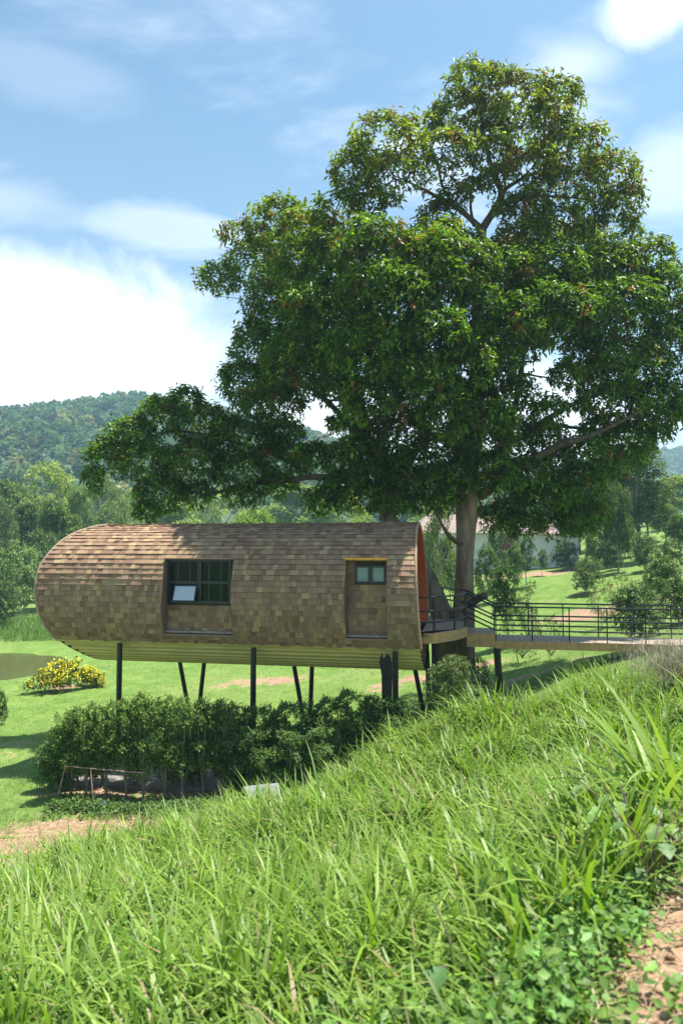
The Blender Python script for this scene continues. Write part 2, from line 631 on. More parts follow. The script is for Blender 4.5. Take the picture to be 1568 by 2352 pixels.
# ------------------------------------------------------------------ leaf and blade machinery
def leaf_mesh(P, D, L, W, col, fold=.25, up=None):
    """P base points, D directions, L/W sizes, col (n,3): folded four-cornered leaves"""
    n = len(P)
    ref = RNG.normal(size=(n, 3)) * .35
    ref[:, 2] += 1.0
    side = unit(np.cross(D, ref))
    nor = unit(np.cross(side, D))
    L = np.broadcast_to(L, (n,))[:, None]
    W = np.broadcast_to(W, (n,))[:, None]
    mid = P + D * L * .48
    v0 = P
    v1 = mid + side * W * .5 + nor * W * fold
    v2 = P + D * L - nor * L * .08
    v3 = mid - side * W * .5 + nor * W * fold
    V = np.stack([v0, v1, v2, v3], 1).reshape(-1, 3)
    b = np.arange(n)[:, None] * 4
    F = np.concatenate([b + np.array([[0, 1, 2]]), b + np.array([[0, 2, 3]])], 1).reshape(-1, 3)
    C = np.repeat(col, 4, 0)
    return V, F, C


def lobe_clusters(lobes, dens, inner=.62, skip=.62, up=.45):
    """lobes: list of (centre, (rx,ry,rz)); returns cluster points, axes and lobe index"""
    C = np.array([l[0] for l in lobes])
    Rr = np.array([l[1] for l in lobes])
    P, A, I = [], [], []
    for i in range(len(lobes)):
        rx, ry, rz = Rr[i]
        area = 4 * pi * (((rx * ry) ** 1.6 + (rx * rz) ** 1.6 + (ry * rz) ** 1.6) / 3) ** (1 / 1.6)
        n = max(6, int(area * dens))
        d = unit(RNG.normal(size=(n, 3)))
        d[:, 2] = np.where((d[:, 2] < -.3) & (RNG.random(n) < .5), -d[:, 2], d[:, 2])
        k = inner + (1.06 - inner) * RNG.random(n) ** .6
        p = C[i] + d * k[:, None] * Rr[i]
        q = (p[:, None] - C[None]) / Rr[None]
        dd = (q ** 2).sum(-1)
        dd[:, i] = 9
        keep = dd.min(1) > skip ** 2
        P.append(p[keep])
        A.append(unit(d[keep] / Rr[i] * Rr[i].mean() + V3(0, 0, up) + RNG.normal(size=(keep.sum(), 3)) * .25))
        I.append(np.full(keep.sum(), i))
    return np.concatenate(P), np.concatenate(A), np.concatenate(I)


def rosettes(P, A, K, L, W, base, var=.25, young=None, young_p=0.0, droop=.35, spread=(50, 105), jit=.04, fold=.22):
    """K leaves round every cluster tip"""
    n = len(P)
    t = unit(np.cross(A, RNG.normal(size=(n, 3))))
    b = np.cross(A, t)
    th = (np.arange(K)[None] * 2.4 + RNG.random((n, K)) * .9 + RNG.random((n, 1)) * 6.3)
    ph = np.radians(RNG.uniform(spread[0], spread[1], (n, K)))
    D = A[:, None] * np.cos(ph)[..., None] + (t[:, None] * np.cos(th)[..., None] + b[:, None] * np.sin(th)[..., None]) * np.sin(ph)[..., None]
    D[..., 2] -= droop * RNG.random((n, K))
    D = unit(D).reshape(-1, 3)
    Q = (P[:, None] + A[:, None] * RNG.uniform(-.6, .25, (n, K))[..., None] * L + RNG.normal(size=(n, K, 3)) * jit).reshape(-1, 3)
    m = n * K
    base = np.asarray(base, float)
    if base.ndim == 1:
        base = np.broadcast_to(base, (n, 3))
    cl = base * (1 + RNG.normal(size=(n, 1)) * var * .6)
    if young is not None:
        y = RNG.random(n) < young_p
        cl = np.where(y[:, None], np.asarray(young) * (1 + RNG.normal(size=(n, 1)) * .2), cl)
    col = np.repeat(cl, K, 0) * (1 + RNG.normal(size=(m, 1)) * var)
    col *= 1 + RNG.normal(size=(m, 3)) * .05
    col = np.clip(col, .008, 1)
    return leaf_mesh(Q, D, L * RNG.uniform(.5, 1.25, m), W * RNG.uniform(.65, 1.25, m), col, fold)


def blades(B, head, length, width, lean, curl, col, seg=4):
    """grass blades: base points B, heading, arc length, width, lean from vertical at base, extra bend towards the tip"""
    n = len(B)
    hx = np.stack([np.cos(head), np.sin(head), np.zeros(n)], 1)
    sd = np.stack([-np.sin(head), np.cos(head), np.zeros(n)], 1)
    p = B.copy()
    rows = []
    for k in range(seg + 1):
        f = k / seg
        ang = lean + curl * f ** 1.4
        if k:
            p = p + (hx * np.sin(ang)[:, None] + V3(0, 0, 1) * np.cos(ang)[:, None]) * (length / seg)[:, None]
        w = width * (1 - f ** 1.8) * (.65 + .7 * f * (1 - f) * 2) + .0012
        tw = sd * w[:, None] * .5
        rows += [p - tw, p + tw]
    V = np.stack(rows, 1).reshape(-1, 3)
    m = 2 * (seg + 1)
    b = np.arange(n)[:, None] * m
    F = []
    for k in range(seg):
        F.append(b + np.array([[2 * k, 2 * k + 1, 2 * k + 3, 2 * k + 2]]))
    F = np.stack(F, 1).reshape(-1, 4)
    C = np.repeat(col, m, 0)
    return V, F, C


# ------------------------------------------------------------------ hills with their forest
def build_hill(name, ridge, Yr, Yf, zf, n_crowns, cols, r_rng, xr):
    rx = [(p[0] - 784) / 1568 * Yr for p in ridge]
    rz = [(1255 - p[1]) / 1568 * Yr for p in ridge]
    xs = np.linspace(xr[0], xr[1], 120)
    ts = np.linspace(0, 1.35, 40)

    def hz(x, t):
        top = np.interp(x, rx, rz) - 5.5
        s = np.where(t <= 1, np.clip(t, 0, 1) ** .97, 1 - (t - 1) * 1.2)
        return zf + (top - zf) * s + 3 * np.sin(x * .05 + t * 5) * np.sin(t * 9 + x * .03) * np.clip(t, 0, 1)

    X, T = np.meshgrid(xs, ts)
    Y = Yf + (Yr - Yf) * T
    Z = hz(X, T)
    o = obj(name, np.stack([X.ravel(), Y.ravel(), Z.ravel()], 1), grid_faces(120, 40), MAT['hill'], smooth=True)
    tag(o, kind='structure')
    n = n_crowns
    x = RNG.uniform(xr[0], xr[1], n)
    t = RNG.random(n) ** .85 * 1.05
    y = Yf + (Yr - Yf) * t
    z = hz(x, t)
    r = RNG.uniform(*r_rng, n)
    K = 46
    d = unit(RNG.normal(size=(n, K, 3)))
    d[..., 2] = np.abs(d[..., 2]) * 1.1 - .25
    c = np.stack([x, y, z + r * .9], 1)
    P = (c[:, None] + d * (r[:, None, None] * V3(1, 1, 1.25)) * RNG.uniform(.75, 1.05, (n, K, 1))).reshape(-1, 3)
    pick = RNG.choice(len(cols), n, p=[c_[1] for c_ in cols])
    base = np.array([c_[0] for c_ in cols])[pick] * RNG.uniform(.7, 1.3, (n, 1))
    col = np.clip(np.repeat(base, K, 0) * (1 + RNG.normal(size=(n * K, 1)) * .18), .004, 1)
    D = unit(d.reshape(-1, 3) + RNG.normal(size=(n * K, 3)) * .7)
    L = np.repeat(r, K) * RNG.uniform(.55, .95, n * K)
    V, F, C = leaf_mesh(P - D * L[:, None] * .5, D, L, L * .75, col, .15)
    f = obj('hillside_forest', V, F, MAT['farleaf'], cols=C)
    tag(f, kind='stuff')


GREENS = [((.065, .135, .055), .40), ((.085, .155, .06), .3), ((.12, .18, .06), .18), ((.19, .20, .075), .12)]
build_hill('hill', [(-900, 1000), (-300, 985), (0, 942), (130, 918), (300, 905), (390, 911), (560, 950), (740, 985), (900, 1045), (1100, 1120), (1300, 1200)],
           420, 170, 0, 3000, GREENS, (2.1, 3.8), (-330, 110))
build_hill('far_hill', [(900, 1200), (1100, 1130), (1300, 1075), (1450, 1040), (1568, 1020), (1800, 985), (2300, 980)],
           760, 330, 2, 1500, GREENS, (3.2, 5.5), (80, 620))

# ------------------------------------------------------------------ the barrel house
R = 2.08
PSI = rad(10.6)
P0 = V3(2.3265, 19.5, -1.4036)
EA = V3(-cos(PSI), sin(PSI), 0)        # along the axis, leftwards
EN = V3(-sin(PSI), -cos(PSI), 0)       # towards the camera
UP = V3(0, 0, 1)
_SL_A = [-90, -78, -66, -54, -42, -36, -24, -12, 0, 12, 24, 36, 48, 60, 72, 84, 90]
_SL_S = [9.7, 9.7, 9.77, 9.97, 10.27, 10.42, 10.62, 10.75, 10.81, 10.85, 10.81, 10.67, 10.5, 10.28, 10.0, 9.8, 9.74]


def s_left(a):
    """where the slanted left end cuts the shell, a in degrees (0 = towards the camera, 90 = top)"""
    a = ((a + 180) % 360) - 180
    if a > 90:
        return 2 * 9.72 - float(np.interp(180 - a, _SL_A, _SL_S))
    if a < -90:
        return 2 * 9.72 - float(np.interp(-180 - a, _SL_A, _SL_S))
    return float(np.interp(a, _SL_A, _SL_S))


def s_right(a):
    return .045 * R * sin(rad(a)) + .0


def hp(s, a, r=R):
    a = rad(a)
    return P0 + EA * s + EN * (r * cos(a)) + UP * (r * sin(a))


def hl(s, w, h):
    return P0 + EA * s + EN * w + UP * h


A0 = -28.7
DA = 4.236
house = empty('barrel_house', tuple(hl(5.2, 0, -4.75)), 'brown shingled barrel shaped cabin raised on black posts beside the big tree', 'house')
OPEN = [(5.0, 7.0), (.82, 1.9)]       # window bays along the axis
WPL = 1.62                            # their back wall
HT, HB = 1.06, -1.0

# underlay shell with the two bays left open
def build_shell():
    ss = sorted(set([round(x, 3) for x in np.linspace(.0, 10.9, 56)] + [v for o in OPEN for v in o]))
    aa = [A0 + DA * k for k in range(-2, 29)]
    aa += [180 - a for a in reversed(aa[:-1])]
    v, f = [], []
    for a in aa:
        for s in ss:
            v.append(hp(min(max(s, s_right(a) + .02), s_left(a) - .02), a, R - .004))
    n = len(ss)
    for i in range(len(aa) - 1):
        am = (aa[i] + aa[i + 1]) / 2
        for j in range(n - 1):
            sm = (ss[j] + ss[j + 1]) / 2
            if A0 < am < A0 + 14 * DA and any(o[0] < sm < o[1] for o in OPEN):
                continue
            f.append((i * n + j, i * n + j + 1, (i + 1) * n + j + 1, (i + 1) * n + j))
    obj('shell', v, f, MAT['core'], house)


build_shell()

PAL = [((.272, .166, .108), .34), ((.31, .196, .132), .29), ((.225, .134, .084), .15), ((.375, .268, .148), .12), ((.335, .228, .126), .10)]


def tab_col():
    r = random.random()
    for c, p in PAL:
        r -= p
        if r <= 0:
            break
    k = random.uniform(.9, 1.1)
    return V3(*c) * k


SH = []     # every shingle: (verts(6), colour, facing size)


def run(s0, s1, first):
    """cut a course into tabs"""
    out = []
    s = s0 - first * random.random() * .3
    while s < s1:
        w = random.choice((.10, .12, .13, .15, .17, .19, .22))
        a, b = max(s, s0), min(s + w, s1)
        if b - a > .015:
            out.append((a, b))
        s += w
    return out


def shingle_curved(s0, s1, alo, ahi, end_l, end_r):
    t = random.choice((.016, .020, .030, .034))
    g = .004

    def q(s, a, r):
        lo, hi = s_right(a), s_left(a)
        s = hi if end_l and s == s1 else (lo if end_r and s == s0 else min(max(s, lo), hi))
        return hp(s, a, r)
    s1 = s1 if end_l else s1 - g
    v = [q(s0, ahi, R + .003), q(s1, ahi, R + .003), q(s0, alo, R + t), q(s1, alo, R + t), q(s0, alo - .15, R - .003), q(s1, alo - .15, R - .003)]
    SH.append((v, tab_col()))


for k in range(-2, 58):
    alo, ahi = A0 + DA * k, A0 + DA * (k + 1)
    if k >= 28:                                     # the far side mirrors the near one
        kk = k - 28
        ahi = 180 - (A0 + DA * (28 - kk))
        alo = 180 - (A0 + DA * (27 - kk))
    sl = min(s_left(alo), s_left(ahi))
    sr = max(s_right(alo), s_right(ahi))
    parts = [(sr, sl)]
    if 0 <= k < 14:
        for o in OPEN:
            parts = [q for p in parts for q in ((p[0], min(p[1], o[0])), (max(p[0], o[1]), p[1])) if q[1] - q[0] > .01]
    for p in parts:
        tabs = run(p[0], p[1], 1)
        for i, (a, b) in enumerate(tabs):
            shingle_curved(a, b, alo, ahi, i == len(tabs) - 1 and p[1] == sl, i == 0 and p[0] == sr)


def shingle_flat(s0, s1, h0, h1_, w):
    t = random.choice((.010, .014, .02))
    v = [hl(s0, w + .002, h1_), hl(s1 - .004, w + .002, h1_), hl(s0, w + t, h0), hl(s1 - .004, w + t, h0), hl(s0, w, h0 - .004), hl(s1 - .004, w, h0 - .004)]
    SH.append((v, tab_col()))


# bay back walls are shingled too, except where the windows are
WIN = [(5.13, 6.98, -.17, 1.05), (.87, 1.70, .43, .90)]
for (o, wn) in zip(OPEN, WIN):
    h = HB
    while h < HT - .01:
        h2 = min(h + .155, HT)
        segs = [(o[0], o[1])]
        if h2 > wn[2] + .02 and h < wn[3] - .02:
            segs = [q for q in ((o[0], wn[0]), (wn[1], o[1])) if q[1] - q[0] > .02]
        for sg in segs:
            for a, b in run(sg[0], sg[1], 1):
                shingle_flat(a, b, h, h2, WPL)
        h = h2
    # backing behind them
    hb = MB()
    hb.box(hl((o[0] + o[1]) / 2, WPL - .05, (HT + HB) / 2), EA * (o[1] - o[0]) / 2, EN * .045, UP * (HT - HB) / 2)
    hb.build('bay_backing', MAT['core'], house)
    # cheeks, sill and head of the bay
    for s_, nm in ((o[0], 'bay_cheek'), (o[1], 'bay_cheek')):
        v = []
        f = []
        hs = np.linspace(HB, HT, 15)
        for hh in hs:
            rr = math.sqrt(R * R - hh * hh)
            v += [hl(s_, WPL - .01, hh), hl(s_, rr + .012, hh)]
        for i in range(14):
            f.append((2 * i, 2 * i + 1, 2 * i + 3, 2 * i + 2))
        obj(nm, v, f, MAT['shingle'], house, cols=np.tile(V3(.22, .14, .09), (len(v), 1)))
    rb = math.sqrt(R * R - HB * HB)
    sill = MB()
    sill.box(hl((o[0] + o[1]) / 2, (WPL + rb) / 2 + .015, HB - .02), EA * ((o[1] - o[0]) / 2 + .03), EN * ((rb - WPL) / 2 + .03), UP * .022)
    so = sill.build('bay_sill', MAT['shingle'], house)
    a = so.data.attributes.new('Col', 'FLOAT_COLOR', 'POINT')
    a.data.foreach_set('color', np.tile(np.array([.27, .18, .125, 1], np.float32), (len(so.data.vertices), 1)).ravel())

rt = math.sqrt(R * R - HT * HT)
hd = MB()
hd.box(hl(6.0, (WPL + rt) / 2 + .02, HT + .012), EA * 1.02, EN * ((rt - WPL) / 2 + .06), UP * .016)
hd.build('bay_header', MAT['header_pale'], house)
hd = MB()
hd.box(hl(1.36, (WPL + rt) / 2 + .03, HT + .02), EA * .565, EN * ((rt - WPL) / 2 + .08), UP * .032)
hd.build('bay_header', MAT['header'], house)

# shingles: the 300 that look largest become parts, the rest one mass
def proj_area(v):
    q = []
    for i in (0, 1, 3, 2):
        p = v[i]
        d = p[1] * cos(PITCH) + p[2] * sin(PITCH)
        q.append((p[0] / d, (-p[1] * sin(PITCH) + p[2] * cos(PITCH)) / d))
    s = 0
    for i in range(4):
        x0, y0 = q[i]
        x1, y1 = q[(i + 1) % 4]
        s += x0 * y1 - x1 * y0
    return s / 2        # signed: the far side turns negative


BUTT_SHADE = np.array([1, 1, 1, 1, .12, .12])[:, None]      # shadow line under each course painted into the dark asphalt edge
SF = [(0, 1, 3, 2), (2, 3, 5, 4), (0, 2, 4), (1, 5, 3)]
sizes = [proj_area(v) for v, c in SH]
sgn = 1 if sorted(sizes, key=abs)[-1] > 0 else -1
order = sorted(range(len(SH)), key=lambda i: -sizes[i] * sgn)
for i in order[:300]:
    obj('shingle', SH[i][0], SF, MAT['shingle'], house, cols=SH[i][1][None] * BUTT_SHADE)
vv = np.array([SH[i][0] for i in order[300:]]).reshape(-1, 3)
cc = (np.array([SH[i][1] for i in order[300:]])[:, None] * BUTT_SHADE[None]).reshape(-1, 3)
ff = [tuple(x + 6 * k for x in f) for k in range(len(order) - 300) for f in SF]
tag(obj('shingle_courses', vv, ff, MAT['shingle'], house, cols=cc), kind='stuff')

# rims of the two ends
for nm, fn, out in (('end_rim', s_right, -1), ('end_rim', s_left, 1)):
    v, f = [], []
    aa = np.linspace(-38, 218, 90)
    for a in aa:
        s = fn(a)
        v += [hp(s + out * .006, a, R + .03), hp(s + out * .006, a, R - .07), hp(s - out * .10, a, R - .07), hp(s - out * .04, a, R + .031)]
    for i in range(len(aa) - 1):
        for k in range(4):
            f.append((4 * i + k, 4 * i + (k + 1) % 4, 4 * i + 4 + (k + 1) % 4, 4 * i + 4 + k))
    obj(nm, v, f, MAT['rim'], house, smooth=False)

# ribbed sheet under the belly
def build_belly():
    ang = []
    pitch = 5.4                                     # degrees between ribs
    a = -37.4
    prof = []
    while a > -142.8:
        for da, dr in ((0, 0), (.30, 0), (.42, -.045), (.86, -.045)):
            prof.append((a - da * pitch, R - .012 + dr))
        a -= pitch
    prof = [(-36.6, R + .02), (-36.7, R + .022), (-39.0, R + .018), (-39.2, R - .02)] + [p for p in prof if p[0] < -39.3] + [(-143, R + .0)]
    v, f = [], []
    ns = 8
    for a, r in prof:
        lo, hi = s_right(a) + .015, s_left(a) - .03
        for j in range(ns + 1):
            v.append(hp(lo + (hi - lo) * j / ns, a, r))
    for i in range(len(prof) - 1):
        for j in range(ns):
            b = i * (ns + 1) + j
            f.append((b, b + 1, b + ns + 2, b + ns + 1))
    obj('belly_sheet', v, f, MAT['belly'], house)
    v, f = [], []
    aa = np.linspace(-38, -142, 60)
    for nm, fn, sg in (('foam_closure', s_left, -1), ('foam_closure', s_right, 1)):
        v, f = [], []
        for a in aa:
            s = fn(a) + sg * .0
            v += [hp(s, a, R - .014), hp(s, a, R - .075), hp(s + sg * .06, a, R - .075), hp(s + sg * .06, a, R - .05)]
        for i in range(len(aa) - 1):
            for k in range(4):
                f.append((4 * i + k, 4 * i + (k + 1) % 4, 4 * i + 4 + (k + 1) % 4, 4 * i + 4 + k))
        obj(nm, v, f, MAT['belly_edge'], house)
    # floor deck and end walls inside
    fl = MB()
    fl.hexa([hl(.15, 1.78, -.97), hl(9.0, 1.78, -.97), hl(9.0, -1.78, -.97), hl(.15, -1.78, -.97),
             hl(.15, 1.74, -.92), hl(9.0, 1.74, -.92), hl(9.0, -1.74, -.92), hl(.15, -1.74, -.92)])
    fl.build('floor_deck', MAT['deck'], house)


build_belly()


def disc(s, r, t, name, mat, lean=0.0):
    n = 48
    v = []
    for d in (0, t):
        for k in range(n):
            a = 360 * k / n
            ss = s if lean == 0 else s_left(a) - lean
            v.append(hp(ss + d, a, r))
    f = [tuple(range(n - 1, -1, -1)), tuple(range(n, 2 * n))] + [(k, (k + 1) % n, n + (k + 1) % n, n + k) for k in range(n)]
    return obj(name, v, f, mat, house)


disc(1.15 - .5, R - .06, .06, 'end_wall', MAT['orange'])
disc(0, R - .08, .05, 'back_wall', MAT['orange'], lean=.35)
dr = MB()
dr.box(hl(.60, -.1, .02), EA * .03, EN * .45, UP * .93)
door = dr.build('door', MAT['door'], house)
dh = MB()
dh.tube([hl(.555, .22, -.05), hl(.51, .22, -.05), hl(.51, .34, -.05)], .015, 6)
dh.build('handle', MAT['frame'], door)

# orange boards lining the open porch end
k = 0
for a in np.arange(-26, 206, 2.6):
    m = MB()
    g = .12
    a0_, a1_ = a + g, a + 2.6 - g
    p = []
    for r_ in (R - .075, R - .10):
        for (s_, aa_) in ((s_right(a0_) + .02, a0_), (.63, a0_), (.63, a1_), (s_right(a1_) + .02, a1_)):
            p.append(hp(s_, aa_, r_))
    m.hexa(p)
    m.build('lining_plank', MAT['orange'], house)


# windows
def window(s0, s1, h0, h1_, cols, rows, pane_mat, bar, fr=.055, mul=.07):
    """outer frame, mullions, panes"""
    w = WPL + .02
    fm = MB()
    for (a, b, c, d) in ((s0, s0 + fr, h0, h1_), (s1 - fr, s1, h0, h1_), (s0 + fr, s1 - fr, h0, h0 + fr), (s0 + fr, s1 - fr, h1_ - fr, h1_)):
        fm.box(hl((a + b) / 2, w + .01, (c + d) / 2), EA * (b - a) / 2, EN * .035, UP * (d - c) / 2)
    f = fm.build('window', MAT['frame'], house)
    cs = np.linspace(s0 + fr, s1 - fr, cols + 1)
    hs = np.linspace(h0 + fr, h1_ - fr, rows + 1)
    if rows == 2:
        hs[1] = h0 + fr + .47 * (h1_ - h0 - 2 * fr)
    for c in cs[1:-1]:
        m = MB()
        m.box(hl(c, w + .004, (h0 + h1_) / 2), EA * mul / 2, EN * .03, UP * ((h1_ - h0) / 2 - fr))
        m.build('mullion', MAT['frame'], f)
    for h in hs[1:-1]:
        for i in range(cols):
            m = MB()
            a, b = cs[i] + (mul / 2 if i else 0), cs[i + 1] - (mul / 2 if i < cols - 1 else 0)
            m.box(hl((a + b) / 2, w + .002, h), EA * (b - a) / 2, EN * .028, UP * .035)
            m.build('transom', MAT['frame'], f)
    for i in range(cols):
        for j in range(rows):
            a, b = cs[i] + (mul / 2 if i else 0), cs[i + 1] - (mul / 2 if i < cols - 1 else 0)
            c, d = hs[j] + (.035 if j else 0), hs[j + 1] - (.035 if j < rows - 1 else 0)
            m = MB()
            m.box(hl((a + b) / 2, w - .026, (c + d) / 2), EA * (b - a) / 2, EN * .004, UP * (d - c) / 2)
            m.build('pane', pane_mat, f)
            if bar:
                for q in (.30, .74):
                    m = MB()
                    m.box(hl(a + (b - a) * q, w - .014, (c + d) / 2), EA * .018, EN * .006, UP * (d - c) / 2)
                    m.build('muntin', MAT['bars'], f)
                bl = MB()
                hh = c + .03
                while hh < d - .01:
                    bl.box(hl((a + b) / 2, w - .0195, hh), EA * (b - a) / 2, EN * .0015, UP * .008)
                    hh += .045
                bl.build('blind', MAT['blind'], f)
    return f


wbig = window(WIN[0][0] + .003, WIN[0][1] - .003, WIN[0][2], WIN[0][3], 2, 2, MAT['glass_dark'], True, fr=.07, mul=.12)
window(WIN[1][0] + .003, WIN[1][1] - .003, WIN[1][2], WIN[1][3], 2, 1, MAT['glass_frost'], False, fr=.05, mul=.11)
# the top hung sash that stands open
sa, sb = 6.10, 6.78
ht, hb_ = .335, -.115
top_w, bot_w = WPL + .07, WPL + .25
sm_ = MB()
dn = (hl(0, bot_w, hb_) - hl(0, top_w, ht))
ln = np.linalg.norm(dn)
dn /= ln
nr = np.cross(dn, EA)
nr = nr if nr.dot(EN) > 0 else -nr
c0 = (hl((sa + sb) / 2, top_w, ht) + hl((sa + sb) / 2, bot_w, hb_)) / 2
for (off_s, off_d, hs_, hd_) in (((sb - sa) / 2 - .02, 0, .02, ln / 2), (-(sb - sa) / 2 + .02, 0, .02, ln / 2),
                                 (0, ln / 2 - .02, (sb - sa) / 2 - .04, .02), (0, -ln / 2 + .02, (sb - sa) / 2 - .04, .02)):
    sm_.box(c0 + EA * off_s + dn * off_d, EA * hs_, dn * hd_, nr * .016)
sash = sm_.build('open_sash', MAT['frame'], wbig)
pm = MB()
pm.box(c0 + nr * .006, EA * ((sb - sa) / 2 - .04), dn * (ln / 2 - .04), nr * .004)
pm.build('sash_pane', MAT['glass_sky'], wbig)

# posts: upright ones on the near side, V pairs on the far side
def ground_h(s, w):
    q = hl(s, w, 0)
    return h1(q[0], q[1]) - P0[2]


for s_, ht_ in ((8.37, -1.30), (4.46, -1.32), (.62, -1.31)):
    m = MB()
    w_ = 1.74
    gh = ground_h(s_, w_) - .2
    m.tube([hl(s_, w_, gh), hl(s_, w_, ht_ - .04), hl(s_, w_, ht_)], [.078, .078, .05], 12)
    m.build('post', MAT['black'], house, smooth=False)
for (sa_, sb_) in (((7.99, 7.36), (6.98, 7.30)), ((4.2, 3.64), (3.50, 3.60)), ((.45, -.12), (-.02, -.10))):
    for (t_, b_) in (sa_, sb_):
        m = MB()
        w_ = -1.2
        gh = ground_h(b_, w_) - .2
        hb2 = -4.7
        k_ = (gh + 1.75) / (hb2 + 1.75)
        m.tube([hl(t_ + (b_ - t_) * k_, w_, gh), hl(t_, w_, -1.72)], .07, 10)
        m.build('strut', MAT['black'], house)

# ------------------------------------------------------------------ footbridge: rounded landing, step and walkway
ZP, ZS, ZW = -2.29, -2.47, -2.66
RIGHT = -EA
FAR = -EN
wk0 = gp(1450 * .784, 1877 * .784, ZW)            # near edge of the walkway at the step
bridge = empty('footbridge', (wk0[0] + 1.5, wk0[1] + .5, ZW - 1.5), 'timber footbridge with black pipe railings leading to the cabin porch', 'footbridge')
WW = 1.40
WLEN = 5.6


def wp(r, f, z):
    q = wk0 + RIGHT * r + FAR * f
    return V3(q[0], q[1], z)


nb = 40
bw = WLEN / nb
for i in range(nb):
    m = MB()
    a, b = i * bw + .004, (i + 1) * bw - .004
    z0, z1 = ZW - .03, ZW + random.uniform(-.002, .002)
    m.hexa([wp(a, .02, z0), wp(b, .02, z0), wp(b, WW, z0), wp(a, WW, z0), wp(a, .02, z1), wp(b, .02, z1), wp(b, WW, z1), wp(a, WW, z1)])
    m.build('deck_plank', MAT['deck'], bridge)
for side, f0 in ((0, 0.0), (1, WW)):
    for i in range(nb // 2):
        m = MB()
        a, b = i * bw * 2 + .003, (i + 1) * bw * 2 - .003
        z0, z1 = ZW - .215 - random.uniform(0, .004), ZW - .004
        fa, fb = (f0 - .022, f0 + .014) if not side else (f0 + .004, f0 + .03)
        m.hexa([wp(a, fa, z0), wp(b, fa, z0), wp(b, fb, z0), wp(a, fb, z0), wp(a, fa, z1), wp(b, fa, z1), wp(b, fb, z1), wp(a, fb, z1)])
        m.build('fascia_board', MAT['fascia'], bridge)
bm_ = MB()
for f in (.2, WW - .2):
    bm_.hexa([wp(-.8, f - .04, ZW - .2), wp(WLEN, f - .04, ZW - .2), wp(WLEN, f + .04, ZW - .2), wp(-.8, f + .04, ZW - .2),
              wp(-.8, f - .04, ZW - .045), wp(WLEN, f - .04, ZW - .045), wp(WLEN, f + .04, ZW - .045), wp(-.8, f + .04, ZW - .045)])
bm_.build('joist', MAT['black'], bridge)
# step
SL = .80
for i in range(5):
    a, b = -SL + i * SL / 5 + .004, -SL + (i + 1) * SL / 5 - .004
    m = MB()
    m.hexa([wp(a, .02, ZS - .03), wp(b, .02, ZS - .03), wp(b, WW, ZS - .03), wp(a, WW, ZS - .03), wp(a, .02, ZS), wp(b, .02, ZS), wp(b, WW, ZS), wp(a, WW, ZS)])
    m.build('deck_plank', MAT['deck'], bridge)
for (a, b) in ((-SL, -SL / 2), (-SL / 2, 0)):
    m = MB()
    m.hexa([wp(a + .003, -.02, ZS - .38), wp(b - .003, -.02, ZS - .38), wp(b - .003, .015, ZS - .38), wp(a + .003, .015, ZS - .38),
            wp(a + .003, -.02, ZS - .004), wp(b - .003, -.02, ZS - .004), wp(b - .003, .015, ZS - .004), wp(a + .003, .015, ZS - .004)])
    m.build('fascia_board', MAT['fascia'], bridge)
m = MB()
m.hexa([wp(-.03, 0, ZW + .003), wp(.0, 0, ZW + .003), wp(.0, WW, ZW + .003), wp(-.03, WW, ZW + .003), wp(-.03, 0, ZS - .034), wp(.0, 0, ZS - .034), wp(.0, WW, ZS - .034), wp(-.03, WW, ZS - .034)])
m.build('riser', MAT['fascia'], bridge)
# landing
near = [gp(x * .784, y * .784, ZP) for x, y in ((1239, 1857), (1272, 1856), (1300, 1852.5), (1332, 1847.5), (1352, 1842), (1366, 1836.5))]
near = [near[0] + EA * .5] + near
near = smooth_path(np.array(near), 4)
far_r = wp(-SL, WW + .05, ZP)
fe = [V3(far_r[0], far_r[1], ZP), V3(3.35, 22.6, ZP), V3(2.75, 23.2, ZP), V3(1.9, 22.9, ZP)]
poly = list(near) + fe
poly += [hl(-.02, -2.0, ZP - P0[2]), hl(-.02, 1.7, ZP - P0[2])]
poly = [V3(p[0], p[1], ZP) for p in poly]
n = len(poly)
obj('landing_deck', [p for p in poly] + [p - UP * .05 for p in poly], [tuple(range(n)), tuple(range(2 * n - 1, n - 1, -1))] + [(i, n + i, n + (i + 1) % n, (i + 1) % n) for i in range(n)],
    MAT['deck'], bridge)
ff_ = MB()
nr_ = list(near)
for i in range(len(nr_) - 1):
    a, b = nr_[i], nr_[i + 1]
    t = unit(b - a)
    o_ = V3(t[1], -t[0], 0)
    o_ = o_ if o_[1] < 0 else -o_
    hgt = .26
    ff_.hexa([a + o_ * .03 - UP * hgt, b + o_ * .03 - UP * hgt, b + o_ * .002 - UP * hgt, a + o_ * .002 - UP * hgt,
              a + o_ * .03 + UP * .004, b + o_ * .03 + UP * .004, b + o_ * .002 + UP * .004, a + o_ * .002 + UP * .004])
ff_.build('curved_fascia', MAT['fascia'], bridge)

# railings
RH = (.95, .58, .29)


def rail_line(pts, z_add, r=.025):
    m = MB()
    m.tube([p + UP * z_add for p in pts], r, 8)
    m.build('rail', MAT['black'], bridge, smooth=True)


def bridge_post(p, r, h=.95):
    m = MB()
    m.tube([p - UP * .03, p + UP * h], r, 8)
    m.build('railing_post', MAT['black'], bridge)


